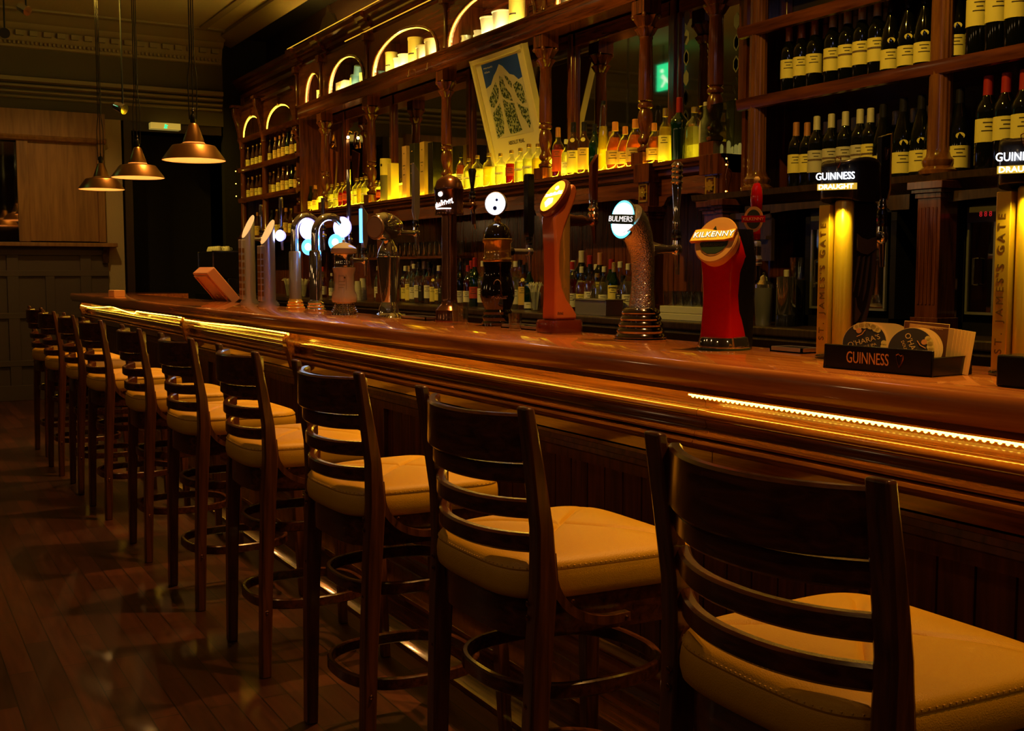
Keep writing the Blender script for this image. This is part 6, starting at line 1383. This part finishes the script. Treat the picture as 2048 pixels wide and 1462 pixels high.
# fairy lights and neon crest between first two columns
t = thing('fairy_lights', 'string of small amber lights down the corner by the fluted column', 'fairy lights', (XF, along(1456, XF, 350), 1.735))
build('wire', MB().tube([(0.0, 0, 0.0), (-0.012, 0.003, 0.08), (0.0, 0, 0.14), (-0.01, 0.002, 0.19)], 0.0015, 5), copper, t)
for z in (0.006, 0.135, 0.165): build('lamp', MB().ball((-0.012, 0, z), 0.0038, 8), fairy, t)
yb = cl[0] if cl[0] < YF - 0.1 else YF - 0.1
t = thing('fairy_lights', 'string of small amber lights on the farthest left column', 'fairy lights', (XF - 0.02, yb, 2.1))
build('wire', MB().tube([(0, 0, 0.1), (-0.01, 0, 0.45)], 0.0015, 5), copper, t)
for z in (0.10, 0.24, 0.38): build('lamp', MB().ball((-0.02, 0, z), 0.006, 8), fairy, t)
t = thing('crest_sign', 'painted tin crest sign hanging in the narrow left mirror bay', 'sign', (3.86, along(668, 3.86, 280), 2.22))
build('shield', MB().prism([(-0.09, 0.25), (0.09, 0.30), (0.08, 0.1), (0.0, -0.18), (-0.05, 0.05)], 'x', -0.008, 0.008), pm('crest_red', (0.16, 0.03, 0.02), 0.3), t)
build('ornament', MB().tube([(-0.012, -0.08, 0.30), (-0.012, -0.04, 0.44), (-0.012, 0.0, 0.36), (-0.012, 0.05, 0.47), (-0.012, 0.08, 0.34)], 0.008, 6).ball((-0.012, 0, 0.33), 0.03, 10), copper, t)
t = thing('wall_lamp', 'small glowing wall lamp reflected gold in the left mirror bay', 'wall lamp', (XM - 0.01, along(706, XM, 258), 2.60))
build('bracket', MB().tube([(0, 0, 0.05), (-0.03, 0, 0.06), (-0.04, 0, 0.03)], 0.005, 6), brass, t)
build('bulb', MB().ball((-0.04, 0, 0.0), 0.014, 10), bulbm, t)

# ================================================================== PENDANTS AND SPOTS
def pendant(label, loc):
    t = thing('pendant_lamp', label, 'pendant lamp', loc, 0, 'bronze pendants over the far end of the bar')
    build('shade', MB().lathe([(0.192, 0), (0.190, 0.006), (0.135, 0.082), (0.128, 0.090), (0.085, 0.098), (0.066, 0.105), (0.060, 0.13), (0.030, 0.215), (0.022, 0.225), (0.0, 0.228)], 48, cap=False), bronze, t)
    i = build('shade_lining', MB().lathe([(0.188, 0.001), (0.133, 0.079), (0.08, 0.094), (0.055, 0.12), (0.02, 0.2), (0.0, 0.21)], 48, cap=False), inner, t)
    build('bulb', MB().ball((0, 0, 0.075), 0.022, 12), bulbm, i)
    build('hook_block', MB().lathe([(0.010, 0.225), (0.018, 0.235), (0.018, 0.275), (0.010, 0.285)], 12).tube([(0, 0, 0.28), (0.0, 0.012, 0.30), (0, 0, 0.32), (0, -0.012, 0.30), (0, 0, 0.28)], 0.004, 6), blackmetal, t)
    zc = 3.97 - loc[2]
    for dx in (-0.022, 0.0, 0.022): build('cord', MB().tube([(dx * 0.9, -dx * 0.5, 0.25), (dx * 1.1, -dx * 0.6, 0.5), (dx * 0.5, -dx * 0.3, 0.62), (dx * 0.5, -dx * 0.3, zc)], 0.0035, 6), blackp, t)
    l = bpy.data.lights.new('pendant_light', 'POINT'); l.energy = 3.0; l.color = (1.0, 0.5, 0.14); l.shadow_soft_size = 0.015
    o = bpy.data.objects.new('pendant_light', l); COL.objects.link(o); o.location = (loc[0], loc[1], loc[2] + 0.035)
    return t
pendant('nearest and largest bronze pendant lamp over the bar', (1.75, 7.06, 2.03))
pendant('middle bronze pendant lamp over the bar', (1.75, 8.74, 2.045))
pendant('farthest bronze pendant lamp in front of the oak panel', (1.75, 10.28, 2.055))
def track_spot(label, loc, to, stem, lit=True):
    t = thing('ceiling_spotlight', label, 'spotlight', loc)
    d = (Vector(to) - Vector(loc)).normalized(); M_ = d.to_track_quat('Z', 'Y').to_matrix().to_4x4()
    build('can', MB().lathe([(0.02, -0.09), (0.035, -0.08), (0.045, 0.0), (0.046, 0.02), (0.040, 0.02)], 20, M_), chrome, t)
    build('lens', MB().disc(0.038, 0.005, 0.012, 20, M_), spotb, t)
    build('stem', MB().tube([(0, 0, 0), (0, 0, 0.06), (0, 0, stem)], 0.008, 8), blackmetal, t)
    return t
track_spot('chrome spotlight near the ceiling, second from the left edge', (1.28, 11.0, 3.66), (2.6, 9.5, 2.6), 0.31)
track_spot('chrome spotlight at the left edge of the ceiling', (1.12, 11.2, 3.48), (0.6, 9.0, 3.0), 0.49)
track_spot('small chrome spotlight hanging behind the middle pendant cord', (1.95, 10.3, 2.76), (2.6, 9.6, 2.4), 1.21)
track_spot('brass ceiling spotlight above the farthest pendant cord', (1.84, 10.8, 3.86), (1.6, 9.2, 3.0), 0.11)
track_spot('ceiling spotlight seen in the mirror left of the exit sign', (0.2, 8.6, 3.1), (2.6, 6.5, 1.6), 0.87)

# added globe lights out of view, giving the chrome something warm to reflect
for i, (x, y, z) in enumerate(((-2.6, 0.6, 2.3), (-2.6, 3.2, 2.3), (-2.6, 5.8, 2.3), (-2.6, 8.4, 2.3), (0.2, -2.1, 2.4))):
    t = thing('added_globe_lamp', '%s added amber globe light, unseen on the customer side, from the rear' % ORD[i], 'added globe light', (x, y, z), 0, 'added globe lights out of view')
    build('globe', MB().ball((0, 0, 0), 0.11, 20), MATS['added_globe_glow'] if 'added_globe_glow' in MATS else pm('added_globe_glow', (1, 0.8, 0.5), 0.4, emit=(1.0, 0.62, 0.25), es=9), t)
    build('globe_arm', MB().tube([(0, 0, 0.10), (-0.38 if i < 4 else 0, 0 if i < 4 else -0.38, 0.16)], 0.012, 8), brass, t)
